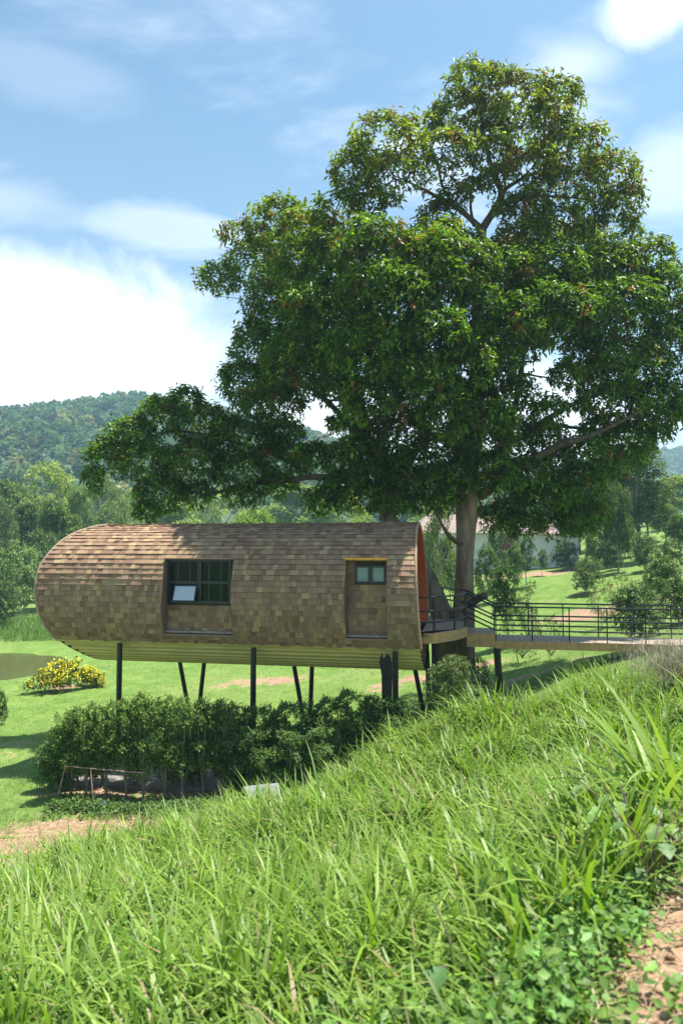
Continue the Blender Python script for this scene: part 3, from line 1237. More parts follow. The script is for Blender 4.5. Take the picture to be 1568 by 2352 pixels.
near_in = [p + V3(0, .05, 0) for p in near[3:]]
corner = near_in[-1]
w_end = [wp(.02, .05, ZW), wp(WLEN + .6, .05, ZW)]
for hgt in RH:
    rail_line(near_in, hgt)
    rail_line([corner, w_end[0], w_end[1]], hgt)
for x, y in ((1272, 1855), (1332, 1846.5), (1363.5, 1837)):
    bridge_post(gp(x * .784, y * .784, ZP) + V3(0, .05, 0), .03)
for k in range(7):
    bridge_post(wp(.02 + 1.0 * k, .05, ZW), .018)
farl = [V3(2.75, 23.1, ZP), V3(3.3, 22.4, ZP), wp(-SL, WW - .02, ZP)]
farl = list(smooth_path(np.array(farl), 4))
for hgt in RH:
    rail_line(farl, hgt)
    rail_line([farl[-1], wp(.02, WW - .05, ZW), wp(WLEN + .6, WW - .05, ZW)], hgt)
for p in (farl[0], farl[4], farl[-1]):
    bridge_post(p, .028)
for k in range(7):
    bridge_post(wp(.02 + 1.0 * k, WW - .05, ZW), .018)
# legs under it
for (r_, f_, dr_) in ((.06, .25, .10), (.06, WW - .2, .10), (4.6, .3, 0)):
    a = wp(r_, f_, ZW - .2)
    b = wp(r_ + dr_, f_, 0)
    b[2] = h1(b[0], b[1]) - .2
    m = MB()
    m.tube([b, a], .09, 12)
    m.build('bridge_leg', MAT['black'], bridge)
p_ = gp(981 * .784 / .784, 1480, -2.5)
q_ = V3(2.62, 19.3, ZP - .05)
m = MB()
m.tube([V3(q_[0], q_[1], h1(q_[0], q_[1]) - .2), q_], .10, 12)
m.build('bridge_leg', MAT['black'], bridge)

# ------------------------------------------------------------------ the big tree
tree = empty('spreading_tree', (4.0, 21.7, -4.9), 'tall broad spreading tree with two trunks standing behind the barrel cabin', 'tree')
TB = []     # skeleton nodes for hooking twigs


def limb(mb, pts, n=10, flute=0, nseg=4, nfl=5):
    pts = [(a, b, d + (1.0 * min(1, (760 - a) / 150) if a < 760 and b > 890 else (float(np.interp(a, [620, 720, 880], [23.9 - d, 21 - d, -.3])) if a < 880 and 300 < b < 890 else 0)), r) for a, b, d, r in pts]
    """pts: (px, py, depth, radius)"""
    q = np.array([list(at(a, b, d)) + [r] for a, b, d, r in pts])
    s = smooth_path(q, nseg)
    mb.tube(s[:, :3], np.maximum(s[:, 3], .01), n, flute=flute, nfl=nfl)
    TB.extend(map(tuple, s))


mt = MB()
limb(mt, [(1058, 1600, 21.6, .50), (1062, 1500, 21.6, .38), (1064, 1420, 21.6, .33), (1067, 1320, 21.6, .29), (1070, 1220, 21.6, .30), (1072, 1140, 21.6, .33), (1078, 1060, 21.7, .30),
          (1088, 950, 21.9, .27), (1098, 800, 22.1, .22), (1095, 650, 22.2, .18), (1106, 527, 22.2, .15)], 18, .07, 5, 5)
limb(mt, [(1040, 1560, 21.9, .55), (1026, 1450, 22.0, .40), (985, 1340, 22.3, .30), (930, 1245, 22.6, .27), (890, 1185, 22.8, .27), (876, 1110, 22.8, .22), (850, 1040, 22.8, .17), (838, 970, 22.7, .13), (820, 880, 22.5, .08)], 14, .06, 5)
trunk = mt.build('trunk', MAT['bark'], tree, smooth=True)
mbn = MB()
for l in ([(1106, 527, 22.2, .14), (1135, 480, 22.1, .11), (1150, 440, 22.1, .10), (1125, 370, 22.1, .07), (1110, 300, 22, .05), (1100, 230, 22, .03)],
          [(1150, 442, 22.1, .08), (1180, 420, 22.2, .065), (1230, 397, 22.3, .05), (1310, 395, 22.4, .03)],
          [(1106, 527, 22.2, .12), (1078, 500, 22.1, .09), (1040, 470, 22, .075), (1000, 450, 21.9, .06), (975, 435, 21.9, .04), (900, 400, 21.9, .02)],
          [(1040, 470, 22, .06), (1015, 425, 22, .05), (1005, 370, 22, .03)],
          [(1088, 518, 22.4, .06), (1080, 470, 22.5, .045), (1085, 400, 22.5, .03)],
          [(1150, 470, 22.2, .07), (1220, 450, 22.6, .05), (1330, 455, 22.8, .03), (1400, 470, 22.8, .02)],
          [(1090, 1110, 21.7, .17), (1150, 1060, 21.9, .13), (1180, 950, 22, .10), (1200, 830, 22.1, .075), (1210, 760, 22.1, .05), (1240, 650, 22.2, .03)],
          [(1100, 1140, 21.6, .18), (1165, 1095, 21.5, .15), (1235, 1050, 21.2, .13), (1290, 1020, 21.1, .11), (1345, 1005, 21, .09), (1450, 955, 21, .05), (1530, 900, 21, .03)],
          [(1110, 1060, 21.8, .15), (1200, 1000, 22.2, .12), (1265, 957, 22.4, .10), (1330, 920, 22.6, .07), (1420, 870, 22.8, .04), (1480, 800, 22.8, .03)],
          [(1245, 970, 22.4, .07), (1300, 980, 22.4, .06), (1350, 985, 22.3, .04)],
          [(1095, 760, 22.1, .13), (1160, 700, 22.6, .09), (1270, 650, 23, .06), (1400, 610, 23.2, .03)],
          [(1092, 900, 21.9, .15), (1000, 830, 21.2, .11), (880, 740, 20.6, .08), (760, 660, 20.3, .05), (640, 600, 20.2, .025)],
          [(850, 1040, 22.8, .14), (790, 960, 22.2, .10), (700, 880, 21.8, .07), (620, 830, 21.6, .03)],
          [(876, 1130, 22.8, .17), (800, 1105, 23, .13), (720, 1095, 23, .11), (650, 1105, 23, .09), (560, 1112, 23, .07), (480, 1135, 22.8, .05), (420, 1120, 22.7, .03)],
          [(720, 1095, 23, .08), (640, 1050, 23, .06), (520, 1010, 23, .05), (400, 990, 22.8, .03), (300, 1020, 22.7, .02)],
          [(850, 1035, 22.8, .13), (872, 1085, 22.3, .1), (838, 1010, 22.2, .09), (842, 950, 22, .06)],
          [(1060, 1250, 21.4, .10), (1035, 1235, 21.2, .07), (1015, 1205, 21.1, .05), (1000, 1170, 21, .03)],
          [(1075, 1390, 21.4, .12), (1105, 1372, 21.2, .11), (1118, 1368, 21.15, .10)],
          [(600, 700, 20.3, .02), (545, 685, 20.2, .012), (500, 680, 20.2, .008)],
          [(1095, 640, 22.2, .12), (1000, 600, 21.4, .07), (900, 560, 20.8, .05), (760, 520, 20.6, .03)]):
    limb(mbn, l, 8, 0, 4)

LOBES_PX = [
    # upper dome
    (1090, 185, 70, 42, 22), (1180, 225, 100, 50, 22), (1275, 225, 68, 38, 22), (1060, 262, 72, 50, 22), (1200, 295, 120, 60, 22), (1320, 350, 85, 60, 22.2),
    (1395, 405, 75, 50, 22.3), (1425, 470, 52, 50, 22.4), (1300, 435, 105, 55, 22.8), (880, 325, 85, 52, 21.9), (812, 400, 58, 55, 21.9), (900, 410, 85, 50, 21.9),
    (845, 455, 62, 40, 21.9), (965, 300, 52, 36, 22), (1020, 350, 70, 48, 22), (1130, 355, 60, 40, 22.3), (1225, 380, 70, 40, 22.5), (1385, 530, 85, 45, 23),
    (1270, 520, 85, 45, 23), (1010, 490, 50, 28, 23.2), (1195, 560, 80, 45, 23),
    # middle left, nearest the camera
    (645, 498, 75, 42, 21.5), (562, 540, 62, 32, 21.3), (705, 535, 80, 50, 21), (505, 640, 58, 32, 20.6), (590, 615, 85, 52, 20.5), (715, 615, 100, 62, 20.2),
    (850, 565, 95, 62, 20.4), (985, 580, 80, 55, 20.6), (1015, 650, 68, 62, 20.6), (880, 680, 110, 75, 20.2), (750, 715, 105, 75, 20.2), (635, 705, 78, 65, 20.6),
    (600, 800, 72, 65, 21), (565, 880, 65, 55, 21.3), (700, 830, 100, 75, 20.8), (850, 805, 110, 75, 20.4), (990, 775, 90, 70, 20.4), (1080, 845, 60, 58, 20.6),
    (950, 890, 105, 72, 20.5), (1035, 950, 70, 62, 20.6), (840, 915, 60, 55, 20.8), (620, 925, 85, 45, 21.6), (780, 480, 70, 35, 22.5),
    # right
    (1150, 640, 90, 62, 22), (1255, 620, 90, 55, 22.2), (1385, 620, 95, 62, 22), (1480, 600, 72, 52, 22.2), (1525, 675, 62, 70, 21.8), (1420, 715, 105, 72, 21.4),
    (1285, 725, 95, 62, 21.4), (1180, 740, 70, 62, 21.2), (1545, 810, 70, 80, 21.5), (1435, 840, 95, 62, 21.4), (1335, 810, 55, 42, 22), (1165, 830, 36, 52, 21.3),
    (1410, 925, 90, 48, 21.6), (1500, 925, 60, 52, 21.6), (1380, 985, 50, 30, 22), (1590, 930, 40, 60, 21.8), (1440, 1010, 70, 45, 22.3), (1620, 720, 60, 90, 22), (1500, 1000, 40, 35, 22.4),
    # dark middle
    (1100, 1000, 85, 70, 21.6), (1175, 1010, 60, 60, 21.8), (1000, 1040, 78, 52, 21.6), (1100, 1075, 95, 42, 21), (1200, 1090, 70, 45, 21.4), (1275, 1065, 55, 36, 21.8),
    (1335, 1105, 60, 52, 22), (1235, 1160, 70, 50, 22.3), (1320, 1185, 52, 45, 22.5), (1165, 1175, 40, 40, 22.6), (985, 1108, 70, 38, 22), (900, 1090, 45, 42, 22.8),
    (830, 1140, 70, 40, 23), (745, 1150, 52, 36, 23.2), (880, 1160, 40, 25, 23), (1090, 930, 60, 60, 22.6), (1130, 860, 50, 60, 22.8),
    # leaves in front of the trunk and over the bungalow
    (1095, 600, 55, 50, 21), (1100, 700, 55, 55, 20.9), (1090, 790, 50, 50, 20.9), (1105, 1010, 80, 60, 20.7), (1050, 1090, 70, 36, 20.8), (1140, 1105, 60, 36, 20.8), (1130, 960, 60, 45, 20.8), (1195, 900, 40, 40, 21.6),
    (1045, 445, 45, 32, 22.6), (1175, 480, 45, 32, 22.8), (1090, 430, 34, 28, 22.8), (1140, 400, 40, 28, 22.6), (1000, 545, 70, 40, 21.4), (1215, 470, 50, 34, 23.2), (1060, 560, 50, 36, 22.8),
    (860, 1095, 50, 45, 21.8), (905, 1145, 50, 32, 22), (835, 1040, 50, 45, 21.6), (930, 1110, 50, 36, 21.6), (775, 895, 55, 36, 22.4), (815, 960, 40, 45, 22), (1020, 1150, 45, 28, 21.2), (955, 1160, 40, 24, 22),
    (1262, 945, 45, 36, 21.8), (1225, 790, 40, 36, 21.6), (1300, 860, 36, 36, 21.8), (1270, 1130, 70, 45, 21.8), (1200, 1205, 50, 30, 22), (1280, 1200, 55, 34, 22.4), (1360, 1180, 45, 40, 22.6), (1125, 1190, 36, 32, 22.8), (1255, 1010, 50, 40, 21.6), (1345, 1040, 60, 40, 21.5), (1430, 1060, 50, 40, 22),
    (920, 1000, 70, 60, 21.6), (860, 1000, 50, 55, 21.8), (950, 1060, 60, 50, 21.4), (800, 1110, 60, 40, 22.6), (1520, 960, 50, 40, 21.8), (1250, 690, 70, 50, 21.6), (1330, 690, 70, 50, 21.6),
    # long lower arms on the left
    (425, 918, 42, 30, 22.8), (372, 955, 58, 40, 22.8), (460, 975, 75, 50, 22.8), (302, 1000, 60, 42, 22.8), (243, 1045, 42, 42, 22.8), (215, 1105, 24, 36, 22.8),
    (330, 1060, 75, 50, 22.8), (440, 1065, 85, 52, 22.8), (555, 1005, 85, 52, 22.8), (560, 1080, 85, 42, 23), (370, 1135, 58, 42, 22.8), (338, 1172, 30, 30, 22.8),
    (452, 1135, 40, 32, 23), (560, 1135, 45, 28, 23), (648, 1055, 75, 48, 23), (655, 990, 48, 32, 23), (720, 1045, 48, 32, 23), (785, 1055, 48, 42, 22.6), (640, 1115, 45, 28, 23),
    (780, 985, 30, 35, 22)]
lobes = []
for i_, (px, py, rx, ry, d) in enumerate(LOBES_PX):
    if px < 660 and py > 890:                 # the long low arms reach out behind the cabin
        d += 1.0
    elif py > 300:
        d = float(np.interp(px, [620, 720, 800, 1250, 1350], [23.9, 21.0, d - 1.2, d - 1.2, d])) if py < 1000 else d
    LOBES_PX[i_] = (px, py, rx, ry, d)
    k = d / 1568
    lobes.append((at(px, py, d), (rx * k, (rx + ry) * .55 * k, ry * k)))
front_n = len(lobes)
for px, py, rx, ry, d in LOBES_PX:
    if 480 < py < 900 and rx > 60 and 560 < px < 1500:
        d2 = d + 2.6 + random.random()
        lobes.append((at(px + (1000 - px) * .12, py + 25, d2), (rx * .8 * d2 / 1568, rx * .8 * d2 / 1568, ry * .8 * d2 / 1568)))
P, A, I = lobe_clusters(lobes, 18, inner=.62, skip=.6, up=.3)
_k = RNG.random(len(P)) > .34 * np.clip((np.array([l[0][2] for l in lobes])[I] - 8) / 2, 0, 1)   # the top tier is airier
P, A, I = P[_k], A[_k], I[_k]
py_of = np.array([l[0][2] for l in lobes])[I]
upper = np.clip((py_of - 7.5) / 5, 0, 1)[:, None]
base = V3(.100, .178, .018) * (1 - upper) + V3(.150, .190, .024) * upper
base = base * RNG.uniform(.6, 1.45, (len(P), 1))
yng = RNG.random(len(P)) < (.03 + .05 * upper[:, 0])
base[yng] = V3(.24, .12, .04) * RNG.uniform(.7, 1.2, (yng.sum(), 1))
V, F, C = rosettes(P, A, 10, .225, .080, base, .30, droop=.65, spread=(45, 100), jit=.06)
crown = obj('crown', V, F, MAT['leaf'], tree, cols=C)
print('tree leaves', len(F) // 2)
# branchlets from the skeleton into every lobe
SK = np.array(TB)
for c, r in lobes[:front_n]:
    d = np.linalg.norm(SK[:, :3] - c, axis=1) + (SK[:, 3] < .02) * 1.0
    i = int(np.argmin(d))
    a = SK[i, :3]
    rr = min(.04, SK[i, 3] * .7)
    mid = (a + c) / 2 + RNG.normal(size=3) * .15 - UP * .05
    s = smooth_path(np.array([a, mid, c]), 3)
    mbn.tube(s, np.linspace(rr, .012, len(s)), 5, cap=False)
    for q in range(4):
        e = c + unit(RNG.normal(size=3)) * np.array(r) * .85
        s = smooth_path(np.array([mid * .4 + c * .6, (c + e) / 2 + RNG.normal(size=3) * .08, e]), 2)
        mbn.tube(s, np.linspace(.014, .005, len(s)), 4, cap=False)
mbn.build('limbs', MAT['bark_dark'], tree, smooth=True)


# ------------------------------------------------------------------ plants made as prototypes and copied
def make_plant(name, crown_name, stem_name, lobes, stems, dens, K, L, W, cols, leafmat, var=.25, droop=.3, inner=.45, skip=.5, spread=(25, 110), flowers=None, bark='bark_pale'):
    root = empty(name)
    P, A, I = lobe_clusters(lobes, dens, inner=inner, skip=skip)
    cols = np.array(cols)
    b = cols[RNG.integers(0, len(cols), len(P))]
    V, F, C = rosettes(P, A, K, L, W, b, var, droop=droop, spread=spread, jit=L * .35)
    obj(crown_name, V, F, leafmat, root, cols=C, local=True)
    m = MB()
    for pts, r in stems:
        m.tube(smooth_path(np.array(pts, float), 3), np.linspace(r[0], r[1], len(smooth_path(np.array(pts, float), 3))), 6)
    m.build(stem_name, MAT[bark], root, smooth=True, local=True)
    if flowers:
        fc, p = flowers
        keep = (A[:, 2] > .1) & (RNG.random(len(P)) < p)
        V, F, C = rosettes(P[keep] + A[keep] * L * .5, A[keep], 7, L * 1.0, L * .55, fc, .15, droop=.1, jit=L * .5)
        obj('flowers', V, F, leafmat, root, cols=C, local=True)
    return root


FIRST = {}


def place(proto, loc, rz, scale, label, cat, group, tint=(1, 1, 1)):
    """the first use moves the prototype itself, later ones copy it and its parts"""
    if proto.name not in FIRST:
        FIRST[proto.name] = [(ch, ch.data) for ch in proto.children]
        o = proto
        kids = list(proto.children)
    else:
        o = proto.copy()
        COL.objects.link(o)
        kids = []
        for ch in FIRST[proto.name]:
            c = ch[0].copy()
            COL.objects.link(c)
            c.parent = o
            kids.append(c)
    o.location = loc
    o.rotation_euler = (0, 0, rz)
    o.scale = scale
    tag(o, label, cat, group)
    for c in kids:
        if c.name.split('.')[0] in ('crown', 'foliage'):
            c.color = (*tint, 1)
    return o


def blob_lobes(n, h0, h1_, rad_, rng_r, seed):
    r = np.random.default_rng(seed)
    out = []
    for i in range(n):
        t = (i + r.random()) / n
        th = r.random() * 6.28
        z = h0 + (h1_ - h0) * t
        wid = rad_ * (1 - abs(t - .42) * 1.15)
        q = wid * r.random() ** .5 * .85
        s = r.uniform(*rng_r)
        out.append((V3(cos(th) * q, sin(th) * q, z), (s, s, s * .75)))
    return out


FAR_G = [(.12, .18, .052), (.15, .21, .06), (.095, .155, .046)]
pr = {}
# nominal sizes: height, width
def tree_stems(h, hb, r, seed, n=5, spread=.35):
    q = np.random.default_rng(seed)
    out = [([(0, 0, -.3), (q.normal() * .1, q.normal() * .1, hb), (q.normal() * .3, q.normal() * .3, h * .8)], (r, r * .3))]
    for i in range(n):
        th = q.random() * 6.28
        z = hb * (.8 + .5 * q.random())
        out.append(([(0, 0, z), (cos(th) * h * spread * .5, sin(th) * h * spread * .5, z + h * .2), (cos(th) * h * spread, sin(th) * h * spread, z + h * .4)], (r * .5, r * .1)))
    return out


pr['broad'] = make_plant('broadleaf_tree', 'crown', 'trunk', blob_lobes(26, 3.2, 9.4, 4.4, (1.0, 1.7), 1), tree_stems(10, 3, .28, 1), 3.2, 9, .42, .22, FAR_G, MAT['farleaf'], .3)
pr['airy'] = make_plant('feathery_tree', 'crown', 'trunk', blob_lobes(22, 3.5, 9.5, 4.6, (.8, 1.4), 2), tree_stems(10, 3.2, .22, 2), 2.4, 8, .40, .16, [(.14, .20, .068), (.17, .22, .085), (.12, .18, .062)], MAT['farleaf'], .3)
pr['tall'] = make_plant('slender_tree', 'crown', 'trunk', blob_lobes(26, 3.6, 11.6, 2.5, (.8, 1.35), 3), tree_stems(12, 4, .2, 3, 5, .16), 3.4, 9, .34, .13, [(.07, .125, .036), (.095, .15, .042), (.06, .105, .034)], MAT['farleaf'], .3, droop=.7)
pr['round'] = make_plant('round_tree', 'crown', 'trunk', blob_lobes(18, 1.5, 4.4, 2.0, (.7, 1.05), 4), tree_stems(5, 1.5, .12, 4), 5, 9, .26, .13, [(.085, .145, .03), (.10, .165, .036)], MAT['farleaf'], .3)
pr['bush'] = make_plant('bush', 'foliage', 'stems', blob_lobes(18, .5, 2.4, 1.5, (.45, .75), 5), tree_stems(2.4, .4, .05, 5, 7, .4), 10, 9, .15, .075, [(.08, .13, .04), (.105, .16, .05), (.065, .11, .036)], MAT['bushleaf'], .3)
pr['sapling'] = make_plant('sapling', 'foliage', 'stems', blob_lobes(12, 1.0, 2.7, .85, (.28, .5), 6), tree_stems(2.8, .9, .04, 6, 4, .2), 13, 9, .15, .075, [(.07, .125, .036), (.09, .15, .045)], MAT['bushleaf'], .3)
pr['sparse'] = make_plant('citrus_shrub', 'foliage', 'stems', blob_lobes(16, .6, 2.1, 1.5, (.25, .48), 8), tree_stems(2.0, .3, .035, 8, 9, .5), 11, 8, .11, .05, [(.075, .12, .035), (.095, .14, .045), (.06, .10, .035)], MAT['bushleaf'], .3)
NOM = {'broad': (10.2, 8.6), 'airy': (10.3, 9.0), 'tall': (12.5, 4.4), 'round': (5.2, 4.6), 'bush': (2.9, 3.2), 'sapling': (3.1, 1.75), 'sparse': (2.5, 3.0)}

GP_L = 'trees beyond the pond'
GP_B = 'trees far behind the cabin'
GP_R = 'trees on the rise to the right'
GP_S = 'shrubs on the lawn to the right'
GP_N = 'bushes on the pond bank'
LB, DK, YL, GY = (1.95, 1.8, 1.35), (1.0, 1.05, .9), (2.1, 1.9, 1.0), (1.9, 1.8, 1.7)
PLANTS = [
    ('broad', 22, 1105, 92, 170, 'dark leafy tree at the left edge under the wooded hill', 'tree', GP_L, DK),
    ('airy', 118, 1058, 88, 185, 'tallest pale green feathery tree beyond the pond, left of the cabin roof', 'tree', GP_L, LB),
    ('airy', 238, 1085, 92, 150, 'feathery pale tree just left of the low hanging branch', 'tree', GP_L, (1.1, 1.1, 1)),
    ('tall', 178, 1105, 84, 70, 'thin grey trunked tree rising above the rounded cabin end', 'tree', GP_L, GY),
    ('broad', 60, 1160, 78, 130, 'low dark tree standing by the pale road at left', 'tree', GP_L, (.7, .75, .7)),
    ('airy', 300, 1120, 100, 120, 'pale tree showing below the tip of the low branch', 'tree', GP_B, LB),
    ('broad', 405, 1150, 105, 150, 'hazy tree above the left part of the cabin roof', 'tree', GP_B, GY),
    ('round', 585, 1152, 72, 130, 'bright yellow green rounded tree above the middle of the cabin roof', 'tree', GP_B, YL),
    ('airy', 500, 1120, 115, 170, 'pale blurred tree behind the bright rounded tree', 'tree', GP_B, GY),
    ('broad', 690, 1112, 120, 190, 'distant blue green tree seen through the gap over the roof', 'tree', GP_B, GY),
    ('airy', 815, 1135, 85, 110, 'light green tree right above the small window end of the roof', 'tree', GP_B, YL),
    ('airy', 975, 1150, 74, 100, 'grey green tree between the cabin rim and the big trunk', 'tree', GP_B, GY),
    ('tall', 1398, 1010, 58, 120, 'tall slender dark tree, left one of the group on the rise', 'tree', GP_R, (.9, .95, .8)),
    ('tall', 1462, 1000, 56, 125, 'tallest slender tree at the top of the lawn on the right', 'tree', GP_R, (1.1, 1.1, .8)),
    ('tall', 1345, 1075, 62, 95, 'slender tree half hidden by the big crown above the lawn', 'tree', GP_R, (.75, .8, .7)),
    ('round', 1418, 1096, 50, 85, 'small round topped light green tree before the slender trunks', 'tree', GP_R, (1.0, .95, .8)),
    ('broad', 1545, 1095, 96, 130, 'broad pale tree at the right edge below the blue hill', 'tree', GP_R, LB),
    ('airy', 1510, 1150, 84, 70, 'yellowish tree by the far path on the right', 'tree', GP_R, YL),
    ('round', 1562, 1172, 56, 85, 'dense bright umbrella shaped tree at the right edge', 'tree', GP_R, (1.0, 1.1, .6)),
    ('broad', 1290, 1125, 66, 100, 'dark tree beside the white bungalow wall', 'tree', GP_R, DK),
    ('broad', 1488, 1100, 72, 105, 'leafy tree closing the gap right of the tallest slender tree', 'tree', GP_R, (.9, .95, .8)),
    ('tall', 1425, 1055, 66, 70, 'slender tree standing between the two main slender trees', 'tree', GP_R, (1.2, 1.2, .9)),
    ('airy', 1350, 1150, 72, 110, 'pale tree behind the small round topped tree on the rise', 'tree', GP_R, (.9, .95, .8)),
    ('broad', 1240, 1165, 78, 110, 'tree crown showing over the bungalow roof', 'tree', GP_R, (.8, .85, .75)),
    ('broad', 130, 1150, 72, 120, 'mid green tree low down beside the rounded cabin end', 'tree', GP_L, (1.05, 1.1, .9)),
    ('airy', 0, 1140, 74, 110, 'half hidden tree cut by the left picture edge', 'tree', GP_L, (.8, .85, .8)),
    ('bush', 52, 1242, 62, 150, 'big grey green bush above the pond bank, left of the cabin', 'bush', GP_N, GY),
    ('bush', 8, 1285, 54, 110, 'grey green bush at the left edge over the pond bank', 'bush', GP_N, (1.2, 1.2, 1.3)),
    ('bush', 128, 1228, 66, 130, 'bush tucked behind the rounded left end of the cabin', 'bush', GP_N, (1.1, 1.15, 1.1)),
    ('bush', 1345, 1278, 44, 92, 'round yellow green bush below the bungalow', 'bush', GP_S, (1.2, 1.15, .9)),
    ('bush', 1402, 1218, 52, 75, 'dark glossy bush at the foot of the slender trees', 'bush', GP_S, (.7, .9, .75)),
    ('sapling', 1365, 1205, 50, 62, 'light leafy young tree beside the dark glossy bush', 'tree', GP_S, (1.2, 1.2, .9)),
    ('bush', 1482, 1222, 48, 88, 'bush right of the slender trunks at the top of the lawn', 'bush', GP_S, (1.1, 1.15, .8)),
    ('bush', 1535, 1238, 42, 95, 'dark bush under the umbrella shaped tree', 'bush', GP_S, (.85, .95, .8)),
    ('sapling', 1525, 1268, 32, 92, 'pale citrus tree with a forked grey stem on the right lawn', 'tree', GP_S, (1.35, 1.25, 1.0)),
    ('sparse', 1385, 1330, 30, 110, 'thin brownish shrub left of the dark bush behind the railing', 'bush', GP_S, (1.4, 1.2, .9)),
    ('bush', 1452, 1335, 25, 165, 'wide dark green bush behind the walkway railing', 'bush', GP_S, (.85, .95, .75)),
    ('bush', 1560, 1318, 26.5, 140, 'dark bush at the right edge behind the walkway railing', 'bush', GP_S, (.8, .9, .75)),
    ('sapling', 1158, 1282, 30, 92, 'dark leaning shrub on a thin stem beside the big trunk', 'bush', GP_S, (.7, .85, .6)),
    ('sparse', 1212, 1318, 29, 92, 'pale sparse shrub beside the dark leaning one', 'bush', GP_S, (1.3, 1.25, 1.2)),
    ('sparse', 1195, 1378, 25.5, 150, 'wide sparse shrub right behind the walkway railing', 'bush', GP_S, (1.1, 1.15, .8)),
    ('sapling', 1207, 1222, 50, 60, 'leafy young tree against the maroon bungalow wall', 'tree', GP_S, (1.0, 1.1, .9)),
    ('sapling', 1246, 1258, 55, 34, 'thin young tree against the white bungalow wall', 'tree', GP_S, (.9, 1, .8)),
    ('sapling', 1036, 1268, 46, 70, 'leafy young tree left of the big trunk before the bungalow', 'tree', GP_S, (1.0, 1.1, 1.0)),
    ('sapling', 1000, 1215, 52, 46, 'thin pale tree against the bungalow wall next to the cabin rim', 'tree', GP_S, (1.2, 1.2, 1.1)),
    ('airy', 1006, 1135, 40, 112, 'grey green tree standing close before the bungalow, left of the big trunk', 'tree', GP_R, (1.1, 1.1, 1.0)),
    ('bush', 1118, 1246, 46, 84, 'leafy bush before the middle of the bungalow wall', 'bush', GP_S, (1.1, 1.2, .9)),
    ('sapling', 1140, 1190, 50, 60, 'taller young tree rising past the bungalow eaves', 'tree', GP_R, (1.1, 1.15, .9)),
    ('sapling', 1182, 1238, 47, 50, 'young tree covering the edge of the maroon wall', 'tree', GP_R, (1.3, 1.3, 1.1)),
    ('broad', 1330, 1130, 70, 100, 'leafy tree behind the slender tree half hidden by the crown', 'tree', GP_R, (1.2, 1.25, .9)),
    ('bush', 1440, 1195, 60, 70, 'bright bush on the slope between the slender trunks', 'bush', GP_S, (1.3, 1.3, .9)),
    ('round', 1528, 1150, 66, 80, 'rounded pale tree left of the umbrella shaped tree', 'tree', GP_R, (1.25, 1.2, 1.0)),
    ('bush', 1500, 1285, 36, 80, 'pale bush below the forked citrus tree', 'bush', GP_S, (1.35, 1.3, 1.0)),
    ('sparse', 1425, 1300, 33, 90, 'thin shrub on the lawn above the wide dark bush', 'bush', GP_S, (1.3, 1.25, .9)),
    ('sparse', 1262, 1400, 24.5, 90, 'low sparse shrub close behind the middle of the railing', 'bush', GP_S, (1.1, 1.1, .85)),
    ('bush', 1300, 1238, 58, 80, 'dark bush at the right end of the bungalow', 'bush', GP_S, (.75, .85, .7)),
    ('bush', 8, 1580, 25, 44, 'small dark green bush at the left edge on the lawn', 'bush', GP_N, (.8, .95, .7)),
]
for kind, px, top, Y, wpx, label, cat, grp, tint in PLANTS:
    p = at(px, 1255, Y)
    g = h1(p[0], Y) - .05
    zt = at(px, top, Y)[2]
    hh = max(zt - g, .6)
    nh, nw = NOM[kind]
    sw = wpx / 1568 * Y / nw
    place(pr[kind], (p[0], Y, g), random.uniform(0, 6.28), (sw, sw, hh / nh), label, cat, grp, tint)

# hedge round the pad below the house
hl_lobes = blob_lobes(24, .78, 2.4, .66, (.20, .36), 9)
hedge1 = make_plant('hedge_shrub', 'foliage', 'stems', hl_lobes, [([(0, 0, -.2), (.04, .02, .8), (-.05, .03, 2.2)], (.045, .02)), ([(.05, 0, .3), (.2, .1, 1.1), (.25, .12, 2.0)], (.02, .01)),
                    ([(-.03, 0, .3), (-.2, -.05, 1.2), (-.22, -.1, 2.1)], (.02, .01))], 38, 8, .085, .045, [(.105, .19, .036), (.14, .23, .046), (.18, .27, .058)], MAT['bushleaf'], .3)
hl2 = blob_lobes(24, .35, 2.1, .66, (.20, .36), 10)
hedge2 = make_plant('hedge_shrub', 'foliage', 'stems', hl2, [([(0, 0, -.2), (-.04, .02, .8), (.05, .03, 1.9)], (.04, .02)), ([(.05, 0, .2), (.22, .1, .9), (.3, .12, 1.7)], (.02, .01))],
                    38, 8, .085, .045, [(.075, .145, .032), (.10, .175, .04), (.13, .21, .048)], MAT['bushleaf'], .3)
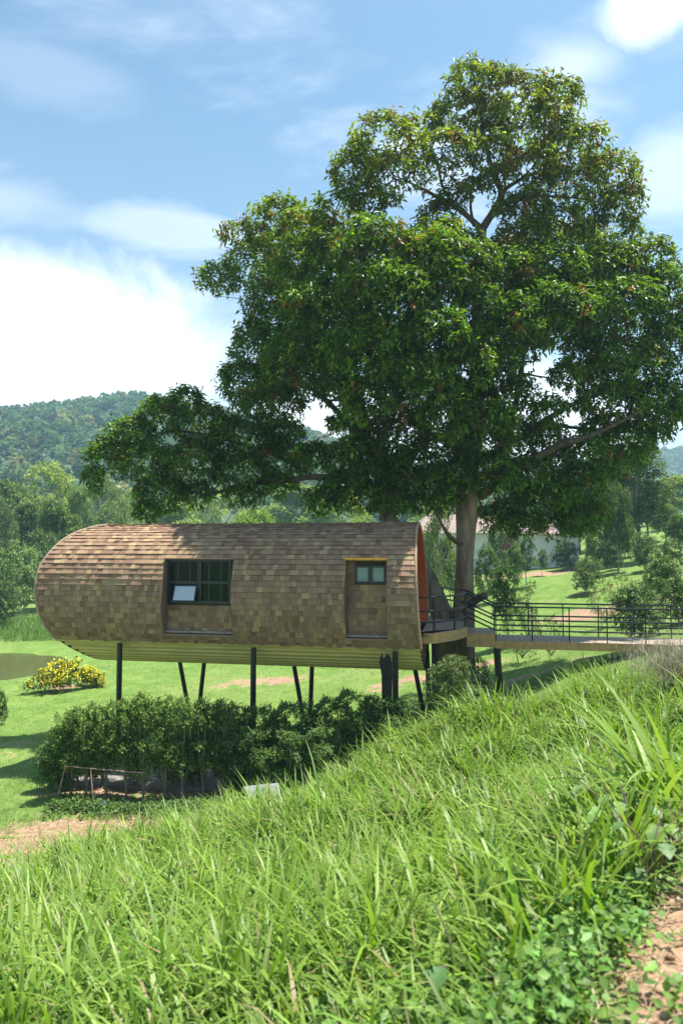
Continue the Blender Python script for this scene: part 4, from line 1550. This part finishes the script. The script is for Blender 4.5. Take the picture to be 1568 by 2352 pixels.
HD = [
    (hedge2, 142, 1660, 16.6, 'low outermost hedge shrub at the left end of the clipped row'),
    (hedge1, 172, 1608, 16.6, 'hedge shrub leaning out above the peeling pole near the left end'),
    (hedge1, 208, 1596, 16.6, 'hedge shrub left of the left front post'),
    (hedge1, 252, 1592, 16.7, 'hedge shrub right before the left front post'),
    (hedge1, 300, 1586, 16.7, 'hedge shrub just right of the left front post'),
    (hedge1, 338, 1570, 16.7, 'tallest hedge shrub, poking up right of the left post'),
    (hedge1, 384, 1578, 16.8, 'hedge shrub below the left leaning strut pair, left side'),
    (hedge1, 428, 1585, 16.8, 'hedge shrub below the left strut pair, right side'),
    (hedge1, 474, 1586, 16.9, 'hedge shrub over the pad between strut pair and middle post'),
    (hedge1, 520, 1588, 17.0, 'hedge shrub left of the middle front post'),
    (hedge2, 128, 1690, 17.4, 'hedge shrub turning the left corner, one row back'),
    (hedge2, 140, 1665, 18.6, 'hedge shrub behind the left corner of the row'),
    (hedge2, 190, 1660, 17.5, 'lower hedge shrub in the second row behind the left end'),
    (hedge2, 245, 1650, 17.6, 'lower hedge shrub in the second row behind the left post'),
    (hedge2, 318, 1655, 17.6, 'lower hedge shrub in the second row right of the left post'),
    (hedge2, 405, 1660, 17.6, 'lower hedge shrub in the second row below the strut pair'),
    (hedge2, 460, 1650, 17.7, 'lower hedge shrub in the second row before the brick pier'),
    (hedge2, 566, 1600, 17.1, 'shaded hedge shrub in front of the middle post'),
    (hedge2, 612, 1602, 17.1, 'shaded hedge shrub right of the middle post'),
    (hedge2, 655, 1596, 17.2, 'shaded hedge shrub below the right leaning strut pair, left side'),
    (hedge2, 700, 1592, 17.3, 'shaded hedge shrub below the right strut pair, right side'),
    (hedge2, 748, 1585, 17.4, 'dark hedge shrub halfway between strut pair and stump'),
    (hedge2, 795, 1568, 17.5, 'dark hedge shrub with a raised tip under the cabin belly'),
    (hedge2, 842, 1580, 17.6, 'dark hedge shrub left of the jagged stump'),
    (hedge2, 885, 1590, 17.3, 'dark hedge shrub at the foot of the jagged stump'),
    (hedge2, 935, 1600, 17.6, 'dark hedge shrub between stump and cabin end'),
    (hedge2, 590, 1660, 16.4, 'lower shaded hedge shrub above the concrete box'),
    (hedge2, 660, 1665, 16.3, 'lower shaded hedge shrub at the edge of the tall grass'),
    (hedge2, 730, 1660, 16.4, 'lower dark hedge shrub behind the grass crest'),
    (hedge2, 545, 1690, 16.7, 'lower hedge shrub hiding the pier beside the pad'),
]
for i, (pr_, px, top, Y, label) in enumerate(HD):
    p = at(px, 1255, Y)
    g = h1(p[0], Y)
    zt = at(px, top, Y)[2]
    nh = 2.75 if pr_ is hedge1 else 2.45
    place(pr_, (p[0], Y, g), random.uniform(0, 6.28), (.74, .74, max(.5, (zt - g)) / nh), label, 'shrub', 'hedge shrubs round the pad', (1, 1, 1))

# single plants near the house
b1 = make_plant('rounded_bush', 'foliage', 'stems', [(V3(0, 0, .95), (.55, .5, .5)), (V3(.1, -.2, 1.35), (.42, .4, .32)), (V3(-.35, 0, .8), (.35, .4, .45)), (V3(.3, 0, .6), (.5, .45, .4)), (V3(-.1, .1, .4), (.5, .5, .4)), (V3(-.25, -.1, 1.2), (.3, .3, .28))],
                [([(0, 0, -.4), (.05, 0, .5), (.1, 0, 1.2)], (.03, .012)), ([(0, 0, -.4), (-.2, 0, .5), (-.3, 0, 1.0)], (.02, .01)), ([(.05, 0, -.4), (.25, 0, .4), (.35, 0, .9)], (.02, .01))],
                70, 9, .062, .03, [(.075, .115, .038), (.10, .145, .05), (.055, .09, .03)], MAT['bushleaf'], .3)
p = at(1030, 1255, 17.3)
g = h1(p[0], 17.3)
zt = at(1030, 1498, 17.3)[2]
place(b1, (p[0], 17.3, zt - 1.72 * .98), 0, (.98, .98, .98), 'rounded light green bush below the cabin porch landing', 'bush', None, (1.45, 1.45, 1.2))
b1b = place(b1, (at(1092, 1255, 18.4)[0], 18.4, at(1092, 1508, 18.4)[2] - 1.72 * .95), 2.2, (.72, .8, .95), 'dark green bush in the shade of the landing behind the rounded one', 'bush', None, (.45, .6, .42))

yb = make_plant('flowering_bush', 'foliage', 'stems', [(V3(0, 0, .55), (.6, .5, .4)), (V3(-.55, .2, .5), (.5, .45, .35)), (V3(.65, 0, .45), (.55, .45, .3)), (V3(-1.1, .1, .45), (.45, .4, .3)), (V3(-.7, -.2, .8), (.4, .4, .28)), (V3(-.2, .2, 1.1), (.36, .36, .26)), (V3(.25, -.1, .95), (.4, .4, .3)), (V3(.8, .1, .7), (.42, .4, .28)), (V3(1.3, 0, .45), (.36, .36, .24)), (V3(-1.5, 0, .3), (.3, .3, .2)), (V3(.1, -.4, .55), (.5, .4, .3)), (V3(.55, .3, 1.15), (.26, .26, .2)), (V3(-.5, -.4, .35), (.45, .4, .28))], tree_stems(1.4, .3, .04, 12, 7, .5), 22, 8, .12, .06, [(.07, .12, .03), (.09, .15, .035)], MAT['bushleaf'], .25,
                flowers=((.84, .72, .025), .62))
p = at(152, 1255, 30.5)
place(yb, (p[0], 30.5, h1(p[0], 30.5)), .4, (.95, .9, 1.0), 'bush covered in bright yellow flowers beside the pond', 'bush', None)
yb2 = place(yb, (at(218, 1255, 31.5)[0], 31.5, h1(at(218, 1255, 31.5)[0], 31.5)), 2.4, (.6, .6, .62), 'smaller yellow flowering bush behind the left post of the cabin', 'bush', None)

# dry grey brush on the bank at the right edge
def dry_brush():
    root = empty('dry_brush', tuple(at(1555, 1560, 10.5)), 'tangle of dry grey twigs on the bank below the walkway', 'bush')
    n = 5200
    c = at(1562, 1520, 10.5)
    B = c + RNG.normal(size=(n, 3)) * V3(.34, .4, .16) - UP * .05
    col = np.array([(.27, .235, .225), (.21, .18, .17), (.33, .29, .26), (.16, .135, .125)])[RNG.integers(0, 4, n)]
    V, F, C = blades(B, RNG.random(n) * 6.28, RNG.uniform(.08, .24, n), RNG.uniform(.003, .007, n), RNG.uniform(0, 1.7, n), RNG.normal(size=n) * .9, col, 3)
    obj('twigs', V, F, MAT['blade'], root, cols=C)
    return root


dry_brush()

# ------------------------------------------------------------------ bungalow on the far lawn
def bungalow():
    b = at(1180, 1300, 62)
    gz = -3.2
    root = empty('bungalow', (b[0], 62, gz), 'white bungalow with a maroon wall and faded pink roof behind the big tree', 'house')
    L = lambda px, py, Y=62: at(px, py, Y)

    def blk(nm, x0, x1, y0, y1, z0, z1, mat):
        m = MB()
        m.hexa([(x0, y0, z0), (x1, y0, z0), (x1, y1, z0), (x0, y1, z0), (x0, y0, z1), (x1, y0, z1), (x1, y1, z1), (x0, y1, z1)])
        return m.build(nm, mat, root)
    xl, xm, xr = L(950, 0)[0], L(1178, 0)[0], L(1298, 0)[0]
    zt = L(0, 1224)[2]
    w = blk('wall', xl, xm, 63, 70, gz - 1, zt, MAT['white_wall'])
    blk('wall', xm + .02, xr, 61, 68, gz - 1, zt - .1, MAT['white_wall'])
    blk('maroon_panel', L(1140, 0)[0], xm + .01, 62.7, 63.0 - .004, gz - 1, zt - .2, MAT['maroon'])
    # hipped roofs
    for x0, x1, y0, y1, z0 in ((xl - .6, xm + .3, 62.2, 70.8, zt + .003), (xm - .4, xr + .5, 60.4, 68.6, zt - .095)):
        m = MB()
        ym = (y0 + y1) / 2
        zr = z0 + 1.9
        m.add([(x0, y0, z0), (x1, y0, z0), (x1, y1, z0), (x0, y1, z0), (x0 + 2.2, ym, zr), (x1 - 2.2, ym, zr)],
              [(0, 1, 5, 4), (1, 2, 5), (2, 3, 4, 5), (3, 0, 4), (3, 2, 1, 0)])
        m.build('roof', MAT['pink_roof'], root)
    for px in (1262, 1276):
        x = L(px, 0, 61)[0]
        m = MB()
        z0, z1 = L(0, 1266, 61)[2], L(0, 1240, 61)[2]
        m.box((x, 60.97, (z0 + z1) / 2), (.17, 0, 0), (0, .025, 0), (0, 0, (z1 - z0) / 2))
        f = m.build('window', MAT['frame'], root)
        m = MB()
        m.box((x, 60.943, (z0 + z1) / 2), (.12, 0, 0), (0, .003, 0), (0, 0, (z1 - z0) / 2 - .06))
        m.build('pane', MAT['glass_dark'], f)
    x = L(1014, 0, 63)[0]
    m = MB()
    m.box((x, 62.96, L(0, 1262, 63)[2]), (.55, 0, 0), (0, .03, 0), (0, 0, .9))
    f = m.build('window', MAT['frame'], root)
    m = MB()
    m.box((x, 62.926, L(0, 1262, 63)[2]), (.48, 0, 0), (0, .003, 0), (0, 0, .83))
    m.build('pane', MAT['glass_dark'], f)
    blk('plinth', xl, xr, 60.9, 63.2, gz - 1.2, L(0, 1306, 61)[2], MAT['slab'])


bungalow()

# pale road far left
rd = MB()
a, b = at(-60, 1250, 118), at(75, 1247, 112)
za, zb = h1(a[0], a[1]) + .5, h1(b[0], b[1]) + .5
rd.hexa([(a[0], a[1], za - 1), (b[0], b[1], zb - 1), (b[0], b[1] + 5, zb - 1), (a[0], a[1] + 5, za - 1), (a[0], a[1], za), (b[0], b[1], zb), (b[0], b[1] + 5, zb + .3), (a[0], a[1] + 5, za + .3)])
tag(rd.build('road', MAT['tarmac']), kind='structure')

# ------------------------------------------------------------------ small things round the pad
def slab_box(name, c, hx, hy, z0, z1, mat, label, cat, rz=0.0, bev=.02):
    ax, ay = V3(cos(rz), sin(rz), 0), V3(-sin(rz), cos(rz), 0)
    m = MB()
    c = V3(c[0], c[1], 0)
    lo = [c - ax * hx - ay * hy, c + ax * hx - ay * hy, c + ax * hx + ay * hy, c - ax * hx + ay * hy]
    hi = [c - ax * (hx - bev) - ay * (hy - bev), c + ax * (hx - bev) - ay * (hy - bev), c + ax * (hx - bev) + ay * (hy - bev), c - ax * (hx - bev) + ay * (hy - bev)]
    v = [p + UP * z0 for p in lo] + [p + UP * (z1 - bev) for p in lo] + [p + UP * z1 for p in hi]
    m.add(v, [(3, 2, 1, 0), (8, 9, 10, 11)] + [(i, (i + 1) % 4, 4 + (i + 1) % 4, 4 + i) for i in range(4)] + [(4 + i, 4 + (i + 1) % 4, 8 + (i + 1) % 4, 8 + i) for i in range(4)])
    o = m.build(name, mat)
    return tag(o, label, cat)


c = at(592, 1832, 13.4)
lid = empty('concrete_box', (c[0], c[1], c[2] - .5), 'grey concrete utility box half buried in the tall grass', 'box')
m = MB()
m.box((c[0] + .1, c[1] + .2, c[2] - .32), V3(.31, .09, 0), V3(-.1, .30, 0), V3(0, 0, .3))
m.build('body', MAT['concrete'], lid)
m = MB()
m.box((c[0] + .1, c[1] + .2, c[2] + .02), V3(.34, .10, 0), V3(-.11, .33, 0), V3(0, 0, .04))
m.build('lid', MAT['concrete'], lid)

c = at(365, 1790, 18.3)
gz = h1(c[0], 18.3)
slab_box('concrete_pad', (c[0], 18.3), 2.4, .9, gz - .3, gz + .12, MAT['slab'], 'low grey concrete pad behind the hedge stems under the cabin', 'slab', rz=-.05)
# brick pier beside the pad
c = at(512, 1700, 18.2)
gz = h1(c[0], 18.2)
pier = empty('brick_pier', (c[0], 18.2, gz), 'pinkish brick pier showing through the hedge under the cabin', 'pier')
for k in range(14):
    for j in range(2):
        m = MB()
        off = .04 if k % 2 else 0
        m.box((c[0] - .14 + j * .27 + off, 18.2, gz + .07 + k * .128), V3(.128, 0, 0), V3(0, .13, 0), V3(0, 0, .056))
        m.build('brick', MAT['brick'], pier)

# peeling pole propped along the hedge
pole = empty('hedge_pole', tuple(at(200, 1765, 15.9)), 'peeling reddish white pole tied along the left hedge stems', 'pole')
m = MB()
m.tube([at(147, 1760, 16.1), at(220, 1767, 16.2), at(330, 1776, 16.3)], .013, 8)
m.build('pole', MAT['pole'], pole)
for a, b in (((150, 1762), (131, 1826)), ((208, 1768), (214, 1828))):
    m = MB()
    m.tube([at(a[0], a[1], 16.1), at(b[0], b[1], 16.0) - UP * .1], .014, 6)
    m.build('prop', MAT['pole'], pole)

# black jagged stump by the right front post
def stump():
    w_ = 1.95
    s_ = .80
    gh = ground_h(s_, w_)
    base = hl(s_, w_, gh)
    root = empty('charred_stump', tuple(base), 'black jagged dead stump beside the right front post', 'stump')
    nseg = 14
    v, f = [], []
    hs = [gh - .2, gh + .5, -1.9, -1.6]
    for i, h in enumerate(hs):
        for k in range(nseg):
            th = 2 * pi * k / nseg
            rr = (.15, .12, .13, .15)[i] * (1 + .2 * sin(3 * th + i))
            hh = h
            v.append(hl(s_ + cos(th) * rr + (.05 if i == 3 else 0), w_ + sin(th) * rr * .8, hh))
    for k in range(nseg):
        th = 2 * pi * k / nseg
        v.append(hl(s_ + cos(th) * .13 + .07, w_ + sin(th) * .1, -1.60 + (.02, .22, .05, .13, .0, .27, .08)[k % 7]))
    for i in range(4):
        for k in range(nseg):
            f.append((i * nseg + k, i * nseg + (k + 1) % nseg, (i + 1) * nseg + (k + 1) % nseg, (i + 1) * nseg + k))
    f.append(tuple(range(4 * nseg, 5 * nseg)))
    obj('stem', v, f, MAT['black_old'], root)
    m = MB()
    for ds, h0, h1_ in ((.14, -1.68, -1.42), (.02, -1.6, -1.33), (-.05, -1.62, -1.38)):
        m.tube([hl(s_ + ds, w_, h0), hl(s_ + ds + .02, w_, h1_)], [.035, .006], 5)
    m.build('splinter', MAT['black_old'], root)


stump()

# scraps of plastic
def scrap(name, px, py, Y, mat, label, s=.09):
    c = at(px, py, Y)
    c[2] = h1(c[0], c[1]) + .03
    v, f = [], []
    for j in range(4):
        for i in range(4):
            v.append(c + V3((i - 1.5) * s * .6, (j - 1.5) * s * .5, .5 * s * sin(i * 2.1 + j * 1.3) + .05))
    for j in range(3):
        for i in range(3):
            b_ = j * 4 + i
            f.append((b_, b_ + 1, b_ + 5, b_ + 4))
    o = obj(name, [p for p in v], f, mat)
    sd = o.modifiers.new('thick', 'SOLIDIFY')
    sd.thickness = .01
    tag(o, label, 'litter')


scrap('plastic_scrap', 155, 2000, 9.6, MAT['blue'], 'crumpled blue plastic scrap in the grass at lower left', .10)
scrap('plastic_bag', 4, 1992, 10, MAT['white_plastic'], 'crumpled white plastic bag at the left edge of the grass', .16)
scrap('bottle_scrap', 232, 1800, 16.0, MAT['blue'], 'blue plastic strip among the hedge stems', .12)


# ------------------------------------------------------------------ grass
def to_px(P):
    d = P[:, 1] * cos(PITCH) + P[:, 2] * sin(PITCH)
    return 784 + 1568 * P[:, 0] / d, 1176 - 1568 * (-P[:, 1] * sin(PITCH) + P[:, 2] * cos(PITCH)) / d


G_COL = np.array([(.17, .285, .028), (.205, .32, .040), (.12, .225, .028), (.24, .335, .07), (.185, .295, .05)])


def tall_grass():
    """tufts over the foreground bank, denser and finer away from the camera"""
    n = 24000
    Y = 1.9 + (15.6 - 1.9) * RNG.random(n) ** .78
    half = 0.56 * Y + .9
    X = RNG.uniform(-1, 1, n) * half + .1
    d = dirt_at(X, Y)
    keep = RNG.random(n) > np.clip(d * 1.7 - .25, 0, 1)
    # the bank ends at its crest, where it drops to the pad
    crest = 12.6 + .5 * np.sin(X * 1.3) + np.clip(X, 0, 6) * .45 + np.clip(X + 2, -4, 0) * .95
    keep &= Y < crest
    cover = (X > .25 * Y) & (Y < 5.2)                 # creeper patch near the right corner
    keep &= ~(cover & (RNG.random(n) < .82))
    keep &= ~((X > .36 * Y) & (Y > 3) & (Y < 9.5) & (RNG.random(n) < .6))
    X, Y = X[keep], Y[keep]
    n = len(X)
    K = 6
    size = RNG.uniform(.6, 1.35, n) * (1 + .35 * np.sin(X * 1.1 + 2) * np.sin(Y * .9))
    size *= np.interp(Y, [1.9, 4, 9, 15], [.62, .85, 1.0, 1.0])
    size *= .8 + .5 * np.clip(np.sin(X * 2.3 + Y * .7) * np.sin(Y * 1.9 - X) + .3, 0, 1)
    bx = np.repeat(X, K) + RNG.normal(size=n * K) * .05
    by = np.repeat(Y, K) + RNG.normal(size=n * K) * .05
    m = n * K
    B = np.stack([bx, by, H(bx, by) - .02], 1)
    ln = np.repeat(size, K) * RNG.uniform(.22, .60, m)
    wd = RNG.uniform(.016, .044, m) * np.repeat(np.interp(Y, [2, 5, 9], [.8, .95, 1.1]), K) * np.repeat(np.clip(size, .7, 1.3), K)
    tc = G_COL[RNG.integers(0, len(G_COL), n)] * RNG.uniform(.65, 1.2, (n, 1))
    col = np.repeat(tc, K, 0) * RNG.uniform(.65, 1.3, (m, 1))
    dry = RNG.random(m) < .06
    col[dry] = V3(.36, .29, .15) * RNG.uniform(.8, 1.1, (dry.sum(), 1))
    head = np.where(RNG.random(m) < .62, pi + RNG.normal(size=m) * .9, RNG.random(m) * 6.28)
    V, F, C = blades(B, head, ln, wd, np.abs(RNG.normal(size=m)) * .45, RNG.uniform(.3, 2.2, m), col, 4)
    o = obj('tall_grass', V, F, MAT['blade'], cols=C)
    tag(o, kind='stuff')
    print('tall grass blades', m)
    # long drooping stalks standing above the rest
    n = 900
    Y = RNG.uniform(3.2, 13.5, n)
    X = RNG.uniform(-1, 1, n) * (.54 * Y) + .1
    crest = 12.6 + np.clip(X, 0, 6) * .45 + np.clip(X + 2, -4, 0) * .95
    k = (Y < crest) & (dirt_at(X, Y) < .4)
    X, Y = X[k], Y[k]
    n = len(X)
    K = 6
    bx = np.repeat(X, K) + RNG.normal(size=n * K) * .03
    by = np.repeat(Y, K) + RNG.normal(size=n * K) * .03
    m = n * K
    B = np.stack([bx, by, H(bx, by)], 1)
    col = G_COL[RNG.integers(0, len(G_COL), m)] * RNG.uniform(.75, 1.15, (m, 1))
    V, F, C = blades(B, RNG.random(m) * 6.28, RNG.uniform(.5, .95, m), RNG.uniform(.018, .036, m), np.abs(RNG.normal(size=m)) * .22, RNG.uniform(.4, 2.2, m), col, 6)
    o = obj('long_grass', V, F, MAT['blade'], cols=C)
    tag(o, kind='stuff')


tall_grass()


def creeper():
    """low round-leaved creeper and small weeds near the right corner and among the grass"""
    n = 26000
    Y = 1.9 + 8.5 * RNG.random(n) ** 1.1
    X = RNG.uniform(-.45, .62, n) * Y + .15
    d = dirt_at(X, Y)
    w = np.where(X > .02 * Y, 1.0, .45)
    keep = (RNG.random(n) > np.clip(d * 1.5 - .1, 0, .97)) & (RNG.random(n) < w)
    X, Y = X[keep], Y[keep]
    n = len(X)
    P = np.stack([X, Y, H(X, Y) + RNG.uniform(.01, .17, n)], 1)
    A = unit(RNG.normal(size=(n, 3)) * .4 + UP)
    base = np.array([(.125, .245, .045), (.16, .29, .06), (.10, .20, .04)])[RNG.integers(0, 3, n)]
    V, F, C = rosettes(P, A, 5, .050, .036, base, .22, droop=.2, spread=(55, 100), jit=.025, fold=.1)
    o = obj('creeper', V, F, MAT['bushleaf'], cols=C)
    tag(o, kind='stuff')


creeper()


def straw():
    n = 2600
    Y = RNG.uniform(1.7, 4.8, n)
    X = 1.0 + .74 * (Y - 2.4) + RNG.uniform(-.5, 1.3, n)
    B = np.stack([X, Y, H(X, Y) + .012], 1)
    col = np.array([(.45, .34, .21), (.36, .25, .15), (.52, .42, .29)])[RNG.integers(0, 3, n)]
    V, F, C = blades(B, RNG.random(n) * 6.28, RNG.uniform(.04, .20, n), RNG.uniform(.002, .005, n), RNG.uniform(1.2, 1.6, n), RNG.normal(size=n) * .3, col, 3)
    tag(obj('dry_straw', V, F, MAT['blade'], cols=C), kind='stuff')
    # clods and pebbles
    n = 700
    Y = RNG.uniform(1.7, 4.6, n)
    X = 1.1 + .74 * (Y - 2.4) + RNG.uniform(-.3, 1.3, n)
    r = RNG.uniform(.006, .022, n) * (1 + (RNG.random(n) < .06) * 1.2)
    c = np.stack([X, Y, H(X, Y) + r * .3], 1)
    oct_ = np.array([(1, 0, 0), (0, 1, 0), (-1, 0, 0), (0, -1, 0), (0, 0, 1), (0, 0, -1)], float)
    V = (c[:, None] + oct_[None] * r[:, None, None] * RNG.uniform(.6, 1.3, (n, 6, 1))).reshape(-1, 3)
    fo = np.array([(0, 1, 4), (1, 2, 4), (2, 3, 4), (3, 0, 4), (1, 0, 5), (2, 1, 5), (3, 2, 5), (0, 3, 5)])
    F = (np.arange(n)[:, None, None] * 6 + fo[None]).reshape(-1, 3)
    col = np.repeat(np.array([(.42, .29, .2), (.32, .2, .13), (.5, .42, .35)])[RNG.integers(0, 3, n)], 6, 0)
    tag(obj('clods', V, F, MAT['blade'], cols=col), kind='stuff')


straw()


def earth_weeds():
    n = 420
    X = RNG.uniform(-8.2, -2.0, n)
    Y = RNG.uniform(12.4, 15.6, n)
    K = 5
    m = n * K
    bx = np.repeat(X, K) + RNG.normal(size=m) * .07
    by = np.repeat(Y, K) + RNG.normal(size=m) * .07
    B = np.stack([bx, by, H(bx, by) - .01], 1)
    col = G_COL[RNG.integers(0, len(G_COL), m)] * RNG.uniform(.5, 1.0, (m, 1))
    dry = RNG.random(m) < .45
    col[dry] = V3(.36, .27, .16) * RNG.uniform(.6, 1.1, (dry.sum(), 1))
    V, F, C = blades(B, RNG.random(m) * 6.28, RNG.uniform(.06, .3, m), RNG.uniform(.008, .02, m), RNG.uniform(.1, 1.3, m), RNG.uniform(.1, 1.2, m), col, 2)
    tag(obj('earth_weeds', V, F, MAT['blade'], cols=C), kind='stuff')


earth_weeds()


def lawn():
    """short turf on the flat beyond the bank"""
    n = 70000
    Y = 13.5 + 36 * RNG.random(n) ** 1.5
    X = RNG.uniform(-.56, .56, n) * Y
    d = dirt_at(X, Y)
    keep = RNG.random(n) > np.clip(d * 1.4 - .1, 0, 1)
    keep &= ((X + 24.5) / 11.2) ** 2 + ((Y - 39) / 7.0) ** 2 > 1
    X, Y = X[keep], Y[keep]
    n = len(X)
    K = 4
    bx = np.repeat(X, K) + RNG.normal(size=n * K) * .05
    by = np.repeat(Y, K) + RNG.normal(size=n * K) * .05
    m = n * K
    B = np.stack([bx, by, H(bx, by) - .01], 1)
    col = np.array([(.090, .175, .03), (.12, .205, .04), (.15, .215, .06)])[RNG.integers(0, 3, m)] * RNG.uniform(.75, 1.2, (m, 1))
    V, F, C = blades(B, RNG.random(m) * 6.28, RNG.uniform(.05, .15, m), RNG.uniform(.008, .016, m), np.abs(RNG.normal(size=m)) * .4, RNG.uniform(.2, 1.2, m), col, 1)
    tag(obj('lawn_grass', V, F, MAT['blade'], cols=C), kind='stuff')
    # rank grass on the far bank of the pond and round the hedge foot
    n = 9000
    px = RNG.uniform(-40, 330, n)
    Yb = RNG.uniform(46.5, 60, n)
    X = (px - 784) / 1568 * Yb
    B = np.stack([X, Yb, H(X, Yb) - .02], 1)
    col = np.array([(.10, .19, .035), (.13, .22, .045)])[RNG.integers(0, 2, n)] * RNG.uniform(.7, 1.2, (n, 1))
    V, F, C = blades(B, RNG.random(n) * 6.28, RNG.uniform(.3, .8, n), RNG.uniform(.03, .06, n), np.abs(RNG.normal(size=n)) * .25, RNG.uniform(.1, .8, n), col, 2)
    tag(obj('bank_grass', V, F, MAT['blade'], cols=C), kind='stuff')
    n = 1500
    X = RNG.uniform(-6.7, -2.2, n)
    Y = 15.6 + RNG.normal(size=n) * .28 - .05 * X
    P = np.stack([X, Y, H(X, Y) + RNG.uniform(.01, .16, n)], 1)
    A = unit(RNG.normal(size=(n, 3)) * .4 + UP)
    V, F, C = rosettes(P, A, 5, .10, .04, (.09, .165, .036), .3, droop=.3, jit=.04)
    tag(obj('hedge_foot_weeds', V, F, MAT['bushleaf'], cols=C), kind='stuff')


lawn()


# single weeds that stand out
def cane(name, px, py, Y, n, ln, wd, label, cat, lean=(.1, .8), curl=(.3, 1.6), heads=None, tint=1.0):
    b = at(px, py, Y)
    root = empty(name, tuple(b), label, cat)
    B = b + RNG.normal(size=(n, 3)) * V3(.10, .10, 0)
    B[:, 2] = H(B[:, 0], B[:, 1])
    hd_ = RNG.random(n) * 6.28 if heads is None else heads + RNG.normal(size=n) * .6
    col = G_COL[RNG.integers(0, len(G_COL), n)] * RNG.uniform(.8, 1.2, (n, 1)) * tint
    V, F, C = blades(B, hd_, RNG.uniform(ln * .6, ln, n), RNG.uniform(wd * .7, wd, n), RNG.uniform(*lean, n), RNG.uniform(*curl, n), col, 9)
    obj('leaf_blades', V, F, MAT['blade'], root, cols=C)
    return root


cane('cane_grass', 1540, 1800, 4.9, 26, 1.5, .085, 'large broad bladed cane grass clump arching left near the right edge', 'grass clump', (.2, .8), (.4, 1.6), heads=pi * .95)
cane('cane_grass', 1552, 1800, 4.7, 6, 1.30, .06, 'upright pair of cane grass shoots at the right edge before dry twigs', 'grass clump', (.02, .3), (.05, .5))
cane('cane_grass', 1380, 1850, 5.2, 24, .95, .055, 'broad bladed grass clump on the crest left of the large cane', 'grass clump', (.1, .6), (.4, 1.8))
cane('cane_grass', 1270, 1990, 4.6, 16, .6, .03, 'dark upright grass clump in the middle right of the bank', 'grass clump', (.05, .4), (.2, 1.2), tint=.8)
cane('cane_grass', 640, 2080, 5.2, 26, .62, .028, 'dense dark grass clump in the lower middle of the bank', 'grass clump', (.05, .6), (.2, 1.5), tint=.8)
cane('cane_grass', 395, 2290, 4.0, 22, .55, .022, 'grass clump at the lower left near the picture edge', 'grass clump', (.1, .6), (.3, 1.4), tint=.85)
cane('weed_sprig', 180, 1960, 11.5, 26, .95, .03, 'dark bent weed sprig over the bare earth at left', 'weed', (.5, 1.0), (.4, 1.2), heads=pi * .9, tint=.55)
cane('weed_sprig', 285, 1915, 13.2, 7, .7, .02, 'thin upright weed on the bare earth before the hedge', 'weed', (.02, .3), (.1, .6))


def broadleaf(px, py, Y, n, L, label, col=(.10, .20, .09), lift=1.0):
    b = at(px, py, Y)
    b[2] = h1(b[0], b[1])
    root = empty('broadleaf_weed', tuple(b), label, 'plant')
    m = MB()
    P, D = [], []
    for i in range(n):
        th = i * 2.4 + random.random()
        h = random.uniform(.16, .42) * lift
        r_ = random.uniform(.08, .26)
        tip = b + V3(cos(th) * r_, sin(th) * r_, h)
        m.tube(smooth_path(np.array([b, b + V3(cos(th) * r_ * .3, sin(th) * r_ * .3, h * .7), tip]), 2), .004, 4)
        P.append(tip)
        D.append((cos(th), sin(th), -.25))
    m.build('stems', MAT['twig'], root)
    P = np.array(P)
    D = unit(np.array(D))
    for i in range(n):          # every leaf a lobed blade of its own
        side = unit(np.cross(D[i], UP))
        nor = np.cross(side, D[i])
        k = L * random.uniform(.7, 1.15)
        out = [(0, 0), (.16, .34), (.42, .30), (.40, .48), (.68, .26), (1, 0), (.68, -.26), (.40, -.48), (.42, -.30), (.16, -.34)]
        # outline points with a raised ring half way in, so the blade curves instead of folding flat
        q = [(a_, c_) for a_, c_ in out]
        bend = random.uniform(.15, .45)

        def pt(a_, c_):
            return P[i] + D[i] * k * a_ + side * k * c_ + nor * k * (.22 * abs(c_) ** 1.3 - bend * a_ * a_)
        v = [pt(.45, 0)] + [pt(.45 + (a_ - .45) * .55, c_ * .55) for a_, c_ in q] + [pt(a_, c_ + random.uniform(-.03, .03)) for a_, c_ in q]
        f = [(0, 1 + j, 1 + (j + 1) % 10) for j in range(10)] + [(1 + j, 11 + j, 11 + (j + 1) % 10, 1 + (j + 1) % 10) for j in range(10)]
        obj('leaf', v, f, MAT['bushleaf'], root, cols=np.tile(V3(*col) * random.uniform(.75, 1.2), (21, 1)), smooth=True)


broadleaf(1450, 1900, 4.0, 20, .125, 'pale broad leaved weed near the right edge of the bank', (.19, .31, .10), 1.15)
broadleaf(1545, 1900, 3.8, 14, .12, 'broad leaved weed at the right edge beside the pale one', (.15, .27, .07), 1.1)
broadleaf(1530, 1700, 6.6, 12, .13, 'yellow green leafy weed below the cane grass at the right edge', (.12, .20, .045))
broadleaf(1500, 2060, 3.5, 10, .10, 'small leafy weed at the top of the bare bank, lower right', (.10, .19, .06))
broadleaf(1050, 2290, 2.9, 9, .08, 'small round leaved weed at the bottom of the picture', (.085, .19, .05))

# ------------------------------------------------------------------ air
hz = MB()
hz.hexa([(-700, -70, -12), (700, -70, -12), (700, 1120, -12), (-700, 1120, -12), (-700, -70, 175), (700, -70, 175), (700, 1120, 175), (-700, 1120, 175)])
hm = bpy.data.materials.new('haze_air')
hm.use_nodes = True
nt = hm.node_tree
nt.nodes.clear()
o_ = N(nt, 'ShaderNodeOutputMaterial')
pv = N(nt, 'ShaderNodeVolumePrincipled')
pv.inputs['Color'].default_value = (.50, .80, 1.0, 1)
pv.inputs['Density'].default_value = .0006
pv.inputs['Anisotropy'].default_value = .2
nt.links.new(pv.outputs[0], o_.inputs['Volume'])
tag(hz.build('haze', hm), kind='stuff')
